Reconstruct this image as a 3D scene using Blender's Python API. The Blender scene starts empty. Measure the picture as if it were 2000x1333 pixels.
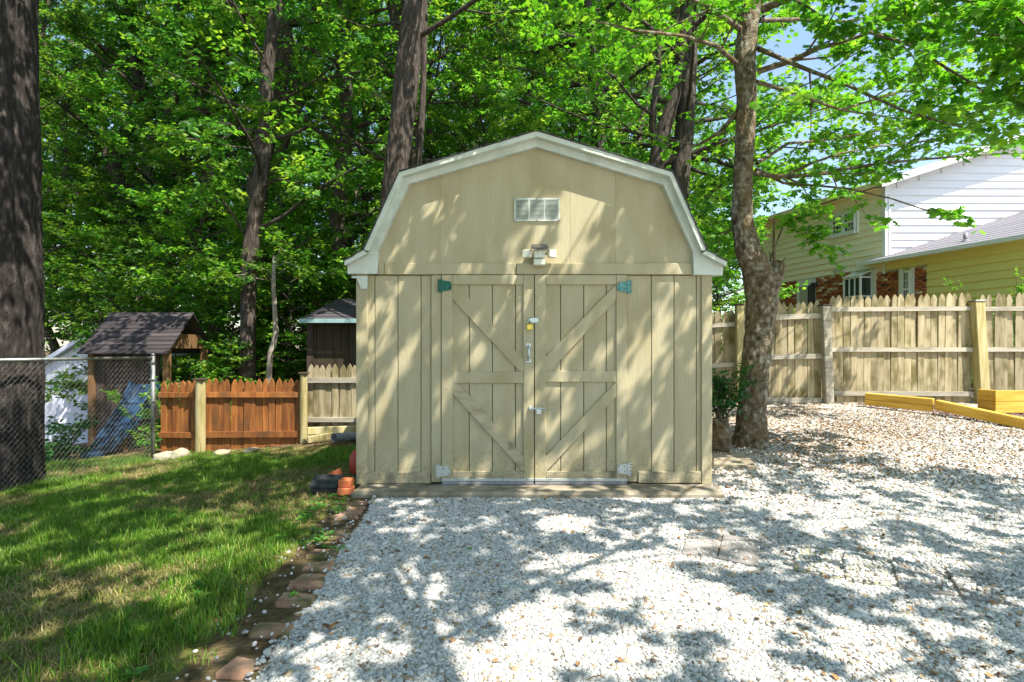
import bpy, bmesh, math, random
import numpy as np
from mathutils import Vector, Matrix, noise as mnoise

random.seed(7)
RNG = np.random.default_rng(11)
scene = bpy.context.scene
COL = scene.collection

# ------------------------------------------------------------------ camera, sky, sun
F = 1111.0            # focal length in photograph pixels (2000 wide)
CX, HY, CH = 1000.0, 682.0, 1.23   # centre column, horizon row, camera height
cam = bpy.data.cameras.new("camera")
cam.lens = 36.0 * F / 2000.0
cam.sensor_width = 36.0
cam.shift_y = (HY - 666.5) / 2000.0
cam.clip_start = 0.05
cam.clip_end = 2000
co = bpy.data.objects.new("camera", cam)
co.location = (0, 0, CH)
co.rotation_euler = (math.radians(90), 0, 0)
COL.objects.link(co)
scene.camera = co

SUN = Vector((0.42, -0.34, 0.84)).normalized()      # towards the sun
world = bpy.data.worlds.new("World")
scene.world = world
world.use_nodes = True
wn = world.node_tree
sky = wn.nodes.new("ShaderNodeTexSky")
sky.sky_type = 'NISHITA'
sky.sun_disc = False
sky.sun_elevation = math.asin(SUN.z)
sky.sun_rotation = math.atan2(SUN.x, SUN.y)
sky.air_density = 1.2
sky.dust_density = 1.0
sky.ozone_density = 1.5
wn.links.new(sky.outputs[0], wn.nodes["Background"].inputs[0])
wn.nodes["Background"].inputs[1].default_value = 0.125
sl = bpy.data.lights.new("sun", 'SUN')
sl.energy = 5.0
sl.angle = math.radians(0.4)
sl.color = (1.0, 0.95, 0.86)
so = bpy.data.objects.new("sun", sl)
so.rotation_euler = SUN.to_track_quat('Z', 'Y').to_euler()
so.location = SUN * 40
COL.objects.link(so)
scene.view_settings.view_transform = 'Standard'
scene.view_settings.look = 'None'
scene.view_settings.exposure = 1.22
scene.view_settings.gamma = 1.0
scene.cycles.max_bounces = 7
scene.cycles.diffuse_bounces = 4
scene.cycles.transmission_bounces = 5
scene.cycles.use_denoising = True

# ------------------------------------------------------------------ helpers
def P(px, py, Y):
    return ((px - CX) * Y / F, Y, CH - (py - HY) * Y / F)

def lattice(n, seed):
    return np.random.default_rng(seed).random((n, n))
LAT = lattice(256, 5)
def vn(x, y, perx=256):
    x = np.asarray(x, float); y = np.asarray(y, float)
    xi = np.floor(x).astype(int); yi = np.floor(y).astype(int)
    fx = x - xi; fy = y - yi
    fx = fx * fx * (3 - 2 * fx); fy = fy * fy * (3 - 2 * fy)
    x0 = xi % perx; x1 = (xi + 1) % perx; y0 = yi % 256; y1 = (yi + 1) % 256
    a = LAT[x0, y0] * (1 - fx) + LAT[x1, y0] * fx
    b = LAT[x0, y1] * (1 - fx) + LAT[x1, y1] * fx
    return a * (1 - fy) + b * fy
def fbm(x, y, o=4):
    s = 0; a = 0.5; t = 0
    for i in range(o):
        s = s + a * vn(x * 2 ** i + 17 * i, y * 2 ** i + 31 * i); t += a; a *= 0.5
    return s / t
def sstep(a, b, x):
    t = np.clip((np.asarray(x, float) - a) / (b - a), 0, 1)
    return t * t * (3 - 2 * t)

def G(x, y):
    """height of the ground"""
    x = np.asarray(x, float); y = np.asarray(y, float)
    left = np.clip(-(x + 1.45), 0, 9)
    z = -0.085 * left
    z = z - 0.05 * np.clip(y - 8.8, 0, 8) * sstep(0.5, -2.0, x)
    z = z + sstep(0.9, 2.4, x) * 0.078 * np.clip(y - 4.8, 0, 4.8)
    near = sstep(14, 9, np.abs(x)) * sstep(16, 11, y)
    z = z + 0.03 * (fbm(x * 1.3, y * 1.3, 3) - 0.5) * near * (1 - sstep(-1.6, -1.2, x) * sstep(2.0, 1.7, x) * sstep(4.2, 4.6, y))
    return z
def ground_at(px, py):
    Y = 4.0
    for _ in range(40):
        X = (px - CX) * Y / F
        Y = 0.5 * Y + 0.5 * (CH - float(G(X, Y))) * F / (py - HY)
    X = (px - CX) * Y / F
    return X, Y, float(G(X, Y))

# --- materials
MATS = {}
def new_mat(name):
    m = bpy.data.materials.new(name)
    m.use_nodes = True
    nt = m.node_tree
    nt.nodes.clear()
    out = nt.nodes.new("ShaderNodeOutputMaterial")
    b = nt.nodes.new("ShaderNodeBsdfPrincipled")
    nt.links.new(b.outputs[0], out.inputs[0])
    MATS[name] = m
    return m, nt, b, out
def N(nt, t, **kw):
    n = nt.nodes.new(t)
    for k, v in kw.items():
        if k.startswith("i_"):
            n.inputs[k[2:].replace("_", " ")].default_value = v
        else:
            setattr(n, k, v)
    return n
def ramp(nt, cols):
    r = nt.nodes.new("ShaderNodeValToRGB")
    e = r.color_ramp.elements
    while len(e) < len(cols): e.new(0.5)
    for i, (p, c) in enumerate(cols):
        e[i].position = p; e[i].color = (*c, 1)
    return r
def coords(nt, stretch=(1, 1, 1), jitter=True):
    tc = N(nt, "ShaderNodeTexCoord")
    mp = N(nt, "ShaderNodeMapping")
    mp.inputs["Scale"].default_value = stretch
    nt.links.new(tc.outputs["Object"], mp.inputs[0])
    if not jitter: return mp.outputs[0]
    oi = N(nt, "ShaderNodeObjectInfo")
    ml = N(nt, "ShaderNodeVectorMath", operation='SCALE')
    nt.links.new(oi.outputs["Random"], ml.inputs["Scale"])
    ml.inputs[0].default_value = (37.1, 53.7, 19.3)
    ad = N(nt, "ShaderNodeVectorMath", operation='ADD')
    nt.links.new(mp.outputs[0], ad.inputs[0]); nt.links.new(ml.outputs[0], ad.inputs[1])
    return ad.outputs[0]
def pm(name, cols, scale=6, stretch=(1, 1, 1), rough=0.75, bump=0.0, bscale=60, bstretch=None, detail=6,
       metal=0.0, objvar=0.0, spec=0.35, stain=None, bdist=0.01, splash=False):
    """procedural paint / wood / stone: colour ramp over stretched noise, object brightness jitter, bump"""
    m, nt, b, out = new_mat(name)
    v = coords(nt, stretch)
    nz = N(nt, "ShaderNodeTexNoise"); nz.inputs["Scale"].default_value = scale; nz.inputs["Detail"].default_value = detail
    nt.links.new(v, nz.inputs[0])
    k = len(cols)
    if k == 1: cols = [cols[0], cols[0]]; k = 2
    r = ramp(nt, [(0.32 + 0.36 * i / (k - 1), c) for i, c in enumerate(cols)])
    nt.links.new(nz.outputs[0], r.inputs[0])
    c = r.outputs[0]
    if stain:      # (colour, scale, lo, hi)
        n2 = N(nt, "ShaderNodeTexNoise"); n2.inputs["Scale"].default_value = stain[1]; n2.inputs["Detail"].default_value = 5
        nt.links.new(coords(nt, (1, 1, 0.6)), n2.inputs[0])
        mr = N(nt, "ShaderNodeMapRange"); mr.inputs[1].default_value = stain[2]; mr.inputs[2].default_value = stain[3]
        nt.links.new(n2.outputs[0], mr.inputs[0])
        mx = N(nt, "ShaderNodeMix", data_type='RGBA')
        nt.links.new(mr.outputs[0], mx.inputs[0]); nt.links.new(c, mx.inputs[6]); mx.inputs[7].default_value = (*stain[0], 1)
        c = mx.outputs[2]
    if splash:     # mud splashed up from the ground
        tc = N(nt, "ShaderNodeTexCoord"); sx = N(nt, "ShaderNodeSeparateXYZ"); nt.links.new(tc.outputs["Object"], sx.inputs[0])
        hm = N(nt, "ShaderNodeMapRange"); hm.inputs[1].default_value = 0.0; hm.inputs[2].default_value = 0.45; hm.inputs[3].default_value = 0.30; hm.inputs[4].default_value = 0.0
        nt.links.new(sx.outputs[2], hm.inputs[0])
        n4 = N(nt, "ShaderNodeTexNoise"); n4.inputs["Scale"].default_value = 38; n4.inputs["Detail"].default_value = 6; nt.links.new(tc.outputs["Object"], n4.inputs[0])
        ad = N(nt, "ShaderNodeMath", operation='ADD'); nt.links.new(hm.outputs[0], ad.inputs[0]); nt.links.new(n4.outputs[0], ad.inputs[1])
        m2 = N(nt, "ShaderNodeMapRange"); m2.inputs[1].default_value = 0.66; m2.inputs[2].default_value = 0.92; m2.inputs[4].default_value = 0.45; nt.links.new(ad.outputs[0], m2.inputs[0])
        mx = N(nt, "ShaderNodeMix", data_type='RGBA'); nt.links.new(m2.outputs[0], mx.inputs[0]); nt.links.new(c, mx.inputs[6]); mx.inputs[7].default_value = (0.15, 0.12, 0.06, 1)
        c = mx.outputs[2]
    if objvar:
        oi = N(nt, "ShaderNodeObjectInfo")
        mr = N(nt, "ShaderNodeMapRange"); mr.inputs[3].default_value = 1 - objvar; mr.inputs[4].default_value = 1 + objvar
        nt.links.new(oi.outputs["Random"], mr.inputs[0])
        hs = N(nt, "ShaderNodeHueSaturation")
        nt.links.new(mr.outputs[0], hs.inputs["Value"]); nt.links.new(c, hs.inputs["Color"])
        c = hs.outputs[0]
    nt.links.new(c, b.inputs["Base Color"])
    b.inputs["Roughness"].default_value = rough
    b.inputs["Metallic"].default_value = metal
    b.inputs["Specular IOR Level"].default_value = spec
    if bump:
        n3 = N(nt, "ShaderNodeTexNoise"); n3.inputs["Scale"].default_value = bscale; n3.inputs["Detail"].default_value = 4
        nt.links.new(coords(nt, bstretch or stretch), n3.inputs[0])
        bp = N(nt, "ShaderNodeBump"); bp.inputs["Strength"].default_value = bump; bp.inputs["Distance"].default_value = bdist
        nt.links.new(n3.outputs[0], bp.inputs["Height"]); nt.links.new(bp.outputs[0], b.inputs["Normal"])
    return m
def leaf_mat(name, dark, mid, light, trans, tcol, objvar=0.25):
    m, nt, b, out = new_mat(name)
    at = N(nt, "ShaderNodeAttribute", attribute_name="var")
    r = ramp(nt, [(0.0, dark), (0.55, mid), (1.0, light)])
    nt.links.new(at.outputs["Fac"], r.inputs[0])
    oi = N(nt, "ShaderNodeObjectInfo")
    mr = N(nt, "ShaderNodeMapRange"); mr.inputs[3].default_value = 1 - objvar; mr.inputs[4].default_value = 1 + objvar
    nt.links.new(oi.outputs["Random"], mr.inputs[0])
    hs = N(nt, "ShaderNodeHueSaturation"); nt.links.new(mr.outputs[0], hs.inputs["Value"]); nt.links.new(r.outputs[0], hs.inputs["Color"])
    nt.links.new(hs.outputs[0], b.inputs["Base Color"])
    b.inputs["Roughness"].default_value = 0.5
    b.inputs["Specular IOR Level"].default_value = 0.4
    tr = N(nt, "ShaderNodeBsdfTranslucent")
    mc = N(nt, "ShaderNodeMix", data_type='RGBA', blend_type='MULTIPLY'); mc.inputs[0].default_value = 1.0
    nt.links.new(hs.outputs[0], mc.inputs[6]); mc.inputs[7].default_value = (*tcol, 1)
    nt.links.new(mc.outputs[2], tr.inputs[0])
    mx = N(nt, "ShaderNodeMixShader"); mx.inputs[0].default_value = trans
    nt.links.new(b.outputs[0], mx.inputs[1]); nt.links.new(tr.outputs[0], mx.inputs[2])
    nt.links.new(mx.outputs[0], out.inputs[0])
    return m

# --- objects
def wloc(o):
    p = Vector((0, 0, 0))
    while o is not None:
        p += o.location; o = o.parent
    return p
def tag(o, label=None, cat=None, group=None, kind=None):
    if label: o["label"] = label
    if cat: o["category"] = cat
    if group: o["group"] = group
    if kind: o["kind"] = kind
    return o
def empty(name, loc, label, cat, group=None):
    o = bpy.data.objects.new(name, None)
    o.empty_display_size = 0.1
    o.location = loc
    COL.objects.link(o)
    return tag(o, label, cat, group)
def link(name, me, parent=None, loc=None):
    o = bpy.data.objects.new(name, me)
    COL.objects.link(o)
    if parent is not None: o.parent = parent
    if loc is not None: o.location = Vector(loc) - (wloc(parent) if parent is not None else Vector((0, 0, 0)))
    return o

class MB:
    """collects shapes given in world coordinates"""
    def __init__(s): s.v = []; s.f = []; s.c = []
    def add(s, vs, fs):
        o = len(s.v); s.v += [tuple(p) for p in vs]; s.f += [tuple(i + o for i in f) for f in fs]; return s
    def box(s, x0, x1, y0, y1, z0, z1, b=0.0, fn=None):
        if x0 > x1: x0, x1 = x1, x0
        if y0 > y1: y0, y1 = y1, y0
        if z0 > z1: z0, z1 = z1, z0
        b = min(b, 0.45 * min(x1 - x0, y1 - y0, z1 - z0))
        if b <= 0:
            vs = [(x, y, z) for x in (x0, x1) for y in (y0, y1) for z in (z0, z1)]
            fs = [(0, 1, 3, 2), (4, 6, 7, 5), (0, 4, 5, 1), (2, 3, 7, 6), (0, 2, 6, 4), (1, 5, 7, 3)]
        else:
            vs = []; idx = {}
            X = (x0, x1); Y = (y0, y1); Z = (z0, z1); sg = (1, -1)
            for i in (0, 1):
                for j in (0, 1):
                    for k in (0, 1):
                        idx[i, j, k, 0] = len(vs); vs.append((X[i], Y[j] + sg[j] * b, Z[k] + sg[k] * b))
                        idx[i, j, k, 1] = len(vs); vs.append((X[i] + sg[i] * b, Y[j], Z[k] + sg[k] * b))
                        idx[i, j, k, 2] = len(vs); vs.append((X[i] + sg[i] * b, Y[j] + sg[j] * b, Z[k]))
            q = ((0, 0), (1, 0), (1, 1), (0, 1)); fs = []
            for i in (0, 1): fs.append([idx[i, a, c, 0] for a, c in (q if i else q[::-1])])
            for j in (0, 1): fs.append([idx[a, j, c, 1] for a, c in (q[::-1] if j else q)])
            for k in (0, 1): fs.append([idx[a, c, k, 2] for a, c in (q if k else q[::-1])])
            for j in (0, 1):
                for k in (0, 1):
                    fs.append([idx[0, j, k, 1], idx[1, j, k, 1], idx[1, j, k, 2], idx[0, j, k, 2]])
            for i in (0, 1):
                for k in (0, 1):
                    fs.append([idx[i, 0, k, 0], idx[i, 1, k, 0], idx[i, 1, k, 2], idx[i, 0, k, 2]])
            for i in (0, 1):
                for j in (0, 1):
                    fs.append([idx[i, j, 0, 0], idx[i, j, 1, 0], idx[i, j, 1, 1], idx[i, j, 0, 1]])
                    for k in (0, 1): fs.append([idx[i, j, k, 0], idx[i, j, k, 1], idx[i, j, k, 2]])
        if fn: vs = [fn(p) for p in vs]
        return s.add(vs, fs)
    def prism(s, pts, a, b, axis='y'):
        """polygon given in the two other axes, extruded along axis from a to b"""
        n = len(pts)
        def mk(p, t):
            return {'y': (p[0], t, p[1]), 'x': (t, p[0], p[1]), 'z': (p[0], p[1], t)}[axis]
        vs = [mk(p, a) for p in pts] + [mk(p, b) for p in pts]
        fs = [tuple(range(n)), tuple(range(2 * n - 1, n - 1, -1))]
        for i in range(n):
            j = (i + 1) % n
            fs.append((i, i + n, j + n, j))
        return s.add(vs, fs)
    def tube(s, pts, rad, n=8, cap=True):
        pts = [Vector(p) for p in pts]
        if not hasattr(rad, '__len__'): rad = [rad] * len(pts)
        up = None; rings = []; vs = []
        for i, p in enumerate(pts):
            t = (pts[min(i + 1, len(pts) - 1)] - pts[max(i - 1, 0)]).normalized()
            if up is None:
                up = t.orthogonal().normalized()
            up = (up - t * up.dot(t))
            up = up.normalized() if up.length > 1e-6 else t.orthogonal().normalized()
            w = t.cross(up)
            for k in range(n):
                a = 2 * math.pi * k / n
                vs.append(p + (up * math.cos(a) + w * math.sin(a)) * rad[i])
        fs = []
        for i in range(len(pts) - 1):
            for k in range(n):
                fs.append((i * n + k, i * n + (k + 1) % n, (i + 1) * n + (k + 1) % n, (i + 1) * n + k))
        if cap:
            fs.append(tuple(range(n - 1, -1, -1))); fs.append(tuple((len(pts) - 1) * n + k for k in range(n)))
        return s.add(vs, fs)
    def mesh(s, name, mat, off=(0, 0, 0), smooth=False):
        me = bpy.data.meshes.new(name)
        me.from_pydata([(p[0] - off[0], p[1] - off[1], p[2] - off[2]) for p in s.v], [], s.f)
        bm = bmesh.new(); bm.from_mesh(me)
        bmesh.ops.recalc_face_normals(bm, faces=bm.faces)
        bm.to_mesh(me); bm.free()
        if smooth: me.shade_smooth()
        me.materials.append(MATS[mat])
        return me
    def build(s, name, mat, parent=None, smooth=False, loc=None):
        base = Vector(loc) if loc is not None else (wloc(parent) if parent is not None else Vector((0, 0, 0)))
        o = bpy.data.objects.new(name, s.mesh(name, mat, base, smooth))
        COL.objects.link(o)
        if parent is not None:
            o.parent = parent
            o.location = base - wloc(parent)
        else:
            o.location = base
        return o

def tri_mesh(name, V, T, mat, var=None, smooth=False):
    """mesh from numpy arrays of vertices and triangles"""
    me = bpy.data.meshes.new(name)
    V = np.ascontiguousarray(V, np.float32); T = np.ascontiguousarray(T, np.int32)
    me.vertices.add(len(V)); me.vertices.foreach_set("co", V.ravel())
    me.loops.add(T.size); me.loops.foreach_set("vertex_index", T.ravel())
    me.polygons.add(len(T)); me.polygons.foreach_set("loop_start", np.arange(0, T.size, 3, dtype=np.int32))
    me.update(calc_edges=True)
    if var is not None:
        at = me.attributes.new("var", 'FLOAT', 'POINT'); at.data.foreach_set("value", np.ascontiguousarray(var, np.float32))
    if smooth: me.shade_smooth()
    me.materials.append(MATS[mat])
    return me
def norm(a):
    return a / np.maximum(np.linalg.norm(a, axis=-1, keepdims=True), 1e-9)

# leaf outlines: x across, y along, z up; unit length
LEAF_KITE = (np.array([(0, 0, 0), (-0.33, 0.42, 0.07), (0, 1.0, -0.10), (0.33, 0.42, 0.07)]), [(0, 2, 1), (0, 3, 2)])
_m = [(0, 0), (0.32, 0.02), (0.22, 0.26), (0.58, 0.42), (0.28, 0.55), (0.0, 1.0), (-0.28, 0.55), (-0.58, 0.42), (-0.22, 0.26), (-0.32, 0.02)]
LEAF_MAPLE = (np.array([(0, 0.35, 0.03)] + [(x, y, -0.16 * abs(x) - 0.08 * y * y) for x, y in _m]),
              [(0, i + 1, (i + 1) % 10 + 1) for i in range(10)])
_o = [(0, 0), (0.2, 0.15), (0.3, 0.42), (0.2, 0.75), (0, 1), (-0.2, 0.75), (-0.3, 0.42), (-0.2, 0.15)]
LEAF_OVAL = (np.array([(0, 0.45, -0.04)] + [(x, y, 0.12 * abs(x) - 0.1 * y * y) for x, y in _o]),
             [(0, i + 1, (i + 1) % 8 + 1) for i in range(8)])
def leaf_arrays(pos, d, nrm, size, tmpl, rng):
    tv, tf = tmpl
    y = norm(d); z = nrm - y * (nrm * y).sum(1, keepdims=True); z = norm(z); x = np.cross(y, z)
    fl = (0.6 + 0.8 * rng.random((len(pos), 1, 1)))
    V = pos[:, None] + size[:, None, None] * (tv[None, :, :1] * x[:, None] + tv[None, :, 1:2] * y[:, None] + tv[None, :, 2:] * fl * z[:, None])
    n, k = len(pos), len(tv)
    T = (np.array(tf)[None] + (np.arange(n) * k)[:, None, None]).reshape(-1, 3)
    return V.reshape(-1, 3), T, k
def spray_leaves(twigs, per, size, rng, tmpl, flat=0.5, droop=0.25):
    """twigs: array (n,2,3) of start and end; leaves sit on both sides"""
    n = len(twigs)
    a, b = twigs[:, 0], twigs[:, 1]
    t = (np.arange(per) + 0.5 + rng.uniform(-0.3, 0.3, (n, per))) / per
    p = a[:, None] + (b - a)[:, None] * t[..., None]
    d = norm(b - a)
    up = np.array([0, 0, 1.0])
    side = norm(np.cross(d, up) + rng.normal(0, 0.05, (n, 3)))
    sg = np.where(np.arange(per) % 2 == 0, 1.0, -1.0)[None, :, None]
    ld = d[:, None] * rng.uniform(0.2, 0.9, (n, per, 1)) + side[:, None] * sg + rng.normal(0, 0.3, (n, per, 3))
    ld[..., 2] -= droop
    nr = np.broadcast_to(up, (n, per, 3)) + rng.normal(0, flat, (n, per, 3))
    s = size * rng.uniform(0.6, 1.25, (n, per))
    p = p + rng.normal(0, 0.25 * size, (n, per, 3))
    base = np.repeat(rng.random((n, 1)), per, 1)
    var = np.clip(0.62 * base + 0.38 * rng.random((n, per)), 0, 1)
    V, T, k = leaf_arrays(p.reshape(-1, 3), ld.reshape(-1, 3), nr.reshape(-1, 3), s.ravel(), tmpl, rng)
    return V, T, np.repeat(var.ravel(), k)

def bez(p0, d, L, n, rng, wob=0.1, lift=0.0):
    pts = [np.array(p0, float)]; d = np.array(d, float); d /= np.linalg.norm(d)
    for i in range(n):
        d = d + rng.normal(0, wob, 3); d[2] += lift; d /= np.linalg.norm(d)
        pts.append(pts[-1] + d * L / n)
    return pts
def at_path(pts, t):
    f = t * (len(pts) - 1); i = min(int(f), len(pts) - 2); k = f - i
    p = np.array(pts[i]) * (1 - k) + np.array(pts[i + 1]) * k
    d = np.array(pts[i + 1]) - np.array(pts[i])
    return p, d / np.linalg.norm(d)
def side_dir(d, ang, rng, flat=0.4):
    """a direction leaving d at ang, mostly in the horizontal plane"""
    s = np.cross(d, (0, 0, 1.0)); s /= max(np.linalg.norm(s), 1e-6)
    if np.linalg.norm(s) < 0.5: s = np.array([1.0, 0, 0])
    u = np.cross(s, d)
    k = rng.choice([-1, 1]); phi = rng.normal(0, flat)
    w = s * k * math.cos(phi) + u * math.sin(phi)
    return d * math.cos(ang) + w * math.sin(ang)
def ramify(mb, limbs, rng, nsub, ntwig, fsub=0.5, twl=0.5, flat=0.4, t0=0.25, tubes=True, lift=0.02, minsub=0.3):
    """limbs: list of (points, r0, r1). adds sub-limbs and returns the twig segments"""
    tw = []
    for pts, r0, r1 in limbs:
        L = sum(np.linalg.norm(np.array(pts[i + 1]) - np.array(pts[i])) for i in range(len(pts) - 1))
        for j in range(nsub):
            t = t0 + (1 - t0) * (j + rng.random()) / nsub
            p, d = at_path(pts, min(t, 0.99))
            l2 = max(minsub, L * fsub * (1.15 - 0.7 * t)) * rng.uniform(0.7, 1.2)
            sp = bez(p, side_dir(d, rng.uniform(0.6, 1.15), rng, flat), l2, 4, rng, 0.14, lift)
            rr = (r0 + (r1 - r0) * t) * 0.5
            if tubes: mb.tube(sp, [max(0.003, rr * (1 - 0.2 * i)) for i in range(5)], 4, False)
            for q in range(ntwig):
                tt = 0.15 + 0.85 * (q + rng.random()) / ntwig
                p2, d2 = at_path(sp, min(tt, 0.99))
                dd = side_dir(d2, rng.uniform(0.3, 1.0), rng, flat)
                tw.append((p2, p2 + dd * twl * rng.uniform(0.6, 1.2)))
        p, d = at_path(pts, 0.99); tw.append((p, p + d * twl))
    return np.array(tw)
def bark_tube(path, rad, sides, step, amp, fu, fv, rng, knots=(), flare=0.0, ridge=True):
    """trunk with real bark relief: path points resampled, ridged noise round the stem"""
    path = [np.array(p, float) for p in path]
    seg = [np.linalg.norm(path[i + 1] - path[i]) for i in range(len(path) - 1)]
    tot = sum(seg); n = max(4, int(tot / step)); cum = np.concatenate([[0], np.cumsum(seg)])
    s = np.linspace(0, tot, n)
    # smooth interpolation of the path
    C = np.stack([np.interp(s, cum, [p[k] for p in path]) for k in range(3)], 1)
    Rr = np.interp(s, cum, rad)
    for _ in range(max(1, int(0.12 / step))):
        C[1:-1] = 0.25 * C[:-2] + 0.5 * C[1:-1] + 0.25 * C[2:]
        Rr[1:-1] = 0.25 * Rr[:-2] + 0.5 * Rr[1:-1] + 0.25 * Rr[2:]
    T = norm(np.gradient(C, axis=0))
    ux = np.cross(T, np.array([0, 1.0, 0])); ux = norm(ux); uy = np.cross(ux, T)
    th = np.linspace(0, 2 * np.pi, sides, endpoint=False)
    TH, S = np.meshgrid(th, s)
    K = fu; o = rng.integers(0, 200)
    warp = 0.8 * (vn(TH / (2 * np.pi) * 8, S * 2.0 + o, 8) - 0.5)
    a = vn(TH / (2 * np.pi) * K + warp, S * fv + o, K); b2 = vn(TH / (2 * np.pi) * K * 2 + warp, S * fv * 2.3 + o + 50, K * 2)
    h = (1 - np.abs(2 * a - 1)) * 0.65 + b2 * 0.35 if ridge else 0.6 * a + 0.4 * b2
    lum = vn(TH / (2 * np.pi) * 4, S * 1.2 + o, 4) - 0.5
    Rd = Rr[:, None] * (1 + 0.10 * lum) + amp * (h - 0.5)
    if flare:
        lobes = 1 + 0.45 * np.sin(TH * 5 + o) * np.exp(-S / 0.12)
        Rd = Rd + flare * np.exp(-S / 0.16) * lobes
    for (kth, ks, kr, ka) in knots:
        dth = np.angle(np.exp(1j * (TH - kth))) * Rr[:, None]
        rr = np.sqrt(dth ** 2 + (S - ks) ** 2) / kr
        Rd = Rd + ka * (np.exp(-rr ** 2) - 1.5 * np.exp(-(rr * 2.4) ** 2))
    V = C[:, None] + Rd[..., None] * (np.cos(TH)[..., None] * ux[:, None] + np.sin(TH)[..., None] * uy[:, None])
    i = np.arange(n - 1)[:, None] * sides; k = np.arange(sides)[None]; k2 = (k + 1) % sides
    q = np.stack([i + k, i + k2, i + sides + k2, i + sides + k], -1).reshape(-1, 4)
    Tt = np.concatenate([q[:, [0, 1, 2]], q[:, [0, 2, 3]]])
    return V.reshape(-1, 3), Tt, h.ravel()
def merge(parts):
    V = []; T = []; W = []; o = 0
    for v, t, w in parts:
        V.append(v); T.append(t + o); W.append(w); o += len(v)
    return np.concatenate(V), np.concatenate(T), np.concatenate(W)
def mb_tris(mb):
    t = []
    for f in mb.f:
        for k in range(1, len(f) - 1): t.append((f[0], f[k], f[k + 1]))
    return np.array([tuple(p) for p in mb.v], float), np.array(t), np.full(len(mb.v), 0.4)

def scatter(name, mat, pts, rot, scl, meshes, kind="stuff", label=None, idx=None):
    """one object whose geometry nodes place the small meshes at the given points"""
    me = bpy.data.meshes.new(name)
    me.vertices.add(len(pts)); me.vertices.foreach_set("co", np.ascontiguousarray(pts, np.float32).ravel())
    for nm, arr in (("rot", rot), ("scl", scl)):
        at = me.attributes.new(nm, 'FLOAT_VECTOR', 'POINT'); at.data.foreach_set("vector", np.ascontiguousarray(arr, np.float32).ravel())
    if idx is None: idx = RNG.integers(0, len(meshes), len(pts))
    at = me.attributes.new("pick", 'INT', 'POINT'); at.data.foreach_set("value", np.ascontiguousarray(idx, np.int32))
    o = bpy.data.objects.new(name, me); COL.objects.link(o)
    c = bpy.data.collections.new(name + "_pieces")
    for i, m in enumerate(meshes):
        c.objects.link(bpy.data.objects.new("%s_piece_%02d" % (name, i), m))
    ng = bpy.data.node_groups.new(name, 'GeometryNodeTree')
    ng.interface.new_socket("Geometry", in_out='INPUT', socket_type='NodeSocketGeometry')
    ng.interface.new_socket("Geometry", in_out='OUTPUT', socket_type='NodeSocketGeometry')
    gi = ng.nodes.new('NodeGroupInput'); go = ng.nodes.new('NodeGroupOutput')
    ci = ng.nodes.new('GeometryNodeCollectionInfo'); ci.inputs[0].default_value = c
    ci.inputs["Separate Children"].default_value = True; ci.inputs["Reset Children"].default_value = True
    ip = ng.nodes.new('GeometryNodeInstanceOnPoints'); ip.inputs["Pick Instance"].default_value = True
    def na(nm, t):
        n = ng.nodes.new('GeometryNodeInputNamedAttribute'); n.data_type = t; n.inputs[0].default_value = nm; return n.outputs[0]
    ng.links.new(gi.outputs[0], ip.inputs["Points"]); ng.links.new(ci.outputs[0], ip.inputs["Instance"])
    ng.links.new(na("pick", 'INT'), ip.inputs["Instance Index"])
    er = ng.nodes.new('FunctionNodeEulerToRotation'); ng.links.new(na("rot", 'FLOAT_VECTOR'), er.inputs[0])
    ng.links.new(er.outputs[0], ip.inputs["Rotation"]); ng.links.new(na("scl", 'FLOAT_VECTOR'), ip.inputs["Scale"])
    ng.links.new(ip.outputs[0], go.inputs[0])
    md = o.modifiers.new("scatter", 'NODES'); md.node_group = ng
    o["kind"] = kind
    if label: o["label"] = label
    return o

# ------------------------------------------------------------------ materials
pm("shed_paint", [(0.395, 0.335, 0.20), (0.425, 0.368, 0.228), (0.45, 0.395, 0.25)], scale=3, stretch=(3, 3, 0.6), rough=0.62, splash=True,
   stain=((0.35, 0.29, 0.155), 2.5, 0.5, 0.75), bump=0.5, bscale=26, bstretch=(5, 5, 0.45), detail=5, objvar=0.02, bdist=0.006)
pm("shed_paint_worn", [(0.30, 0.255, 0.16), (0.41, 0.35, 0.22), (0.45, 0.39, 0.25)], scale=5, stretch=(1, 3, 4), rough=0.7, splash=True,
   bump=0.7, bscale=30, bstretch=(0.5, 5, 6), objvar=0.05, stain=((0.16, 0.13, 0.09), 7, 0.56, 0.75), bdist=0.006)
pm("groove", [(0.09, 0.07, 0.03)], rough=0.9)
pm("trim_white", [(0.50, 0.54, 0.46), (0.57, 0.60, 0.52), (0.61, 0.63, 0.56)], scale=5, rough=0.5, stain=((0.40, 0.43, 0.36), 6, 0.52, 0.78), bump=0.12, bscale=40, bstretch=(1, 1, 5), objvar=0.03)
pm("asphalt_shingle", [(0.045, 0.04, 0.045), (0.075, 0.068, 0.075)], scale=60, rough=0.95, bump=0.4, bscale=200, objvar=0.2)
pm("grey_shingle", [(0.17, 0.16, 0.18), (0.26, 0.25, 0.28)], scale=40, rough=0.95, bump=0.4, bscale=160, objvar=0.08)
pm("metal", [(0.50, 0.56, 0.56), (0.62, 0.66, 0.66)], scale=20, rough=0.38, metal=0.75)
pm("green_metal", [(0.01, 0.085, 0.055), (0.025, 0.14, 0.095)], scale=30, rough=0.5, metal=0.3)
pm("teal_metal", [(0.06, 0.22, 0.19), (0.16, 0.33, 0.30)], scale=30, rough=0.5, metal=0.3)
pm("brass", [(0.70, 0.52, 0.06), (0.8, 0.62, 0.12)], scale=30, rough=0.35, metal=0.6)
pm("screw_black", [(0.02, 0.02, 0.02)], rough=0.6)
pm("lamp_plastic", [(0.62, 0.58, 0.42)], rough=0.4)
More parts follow.
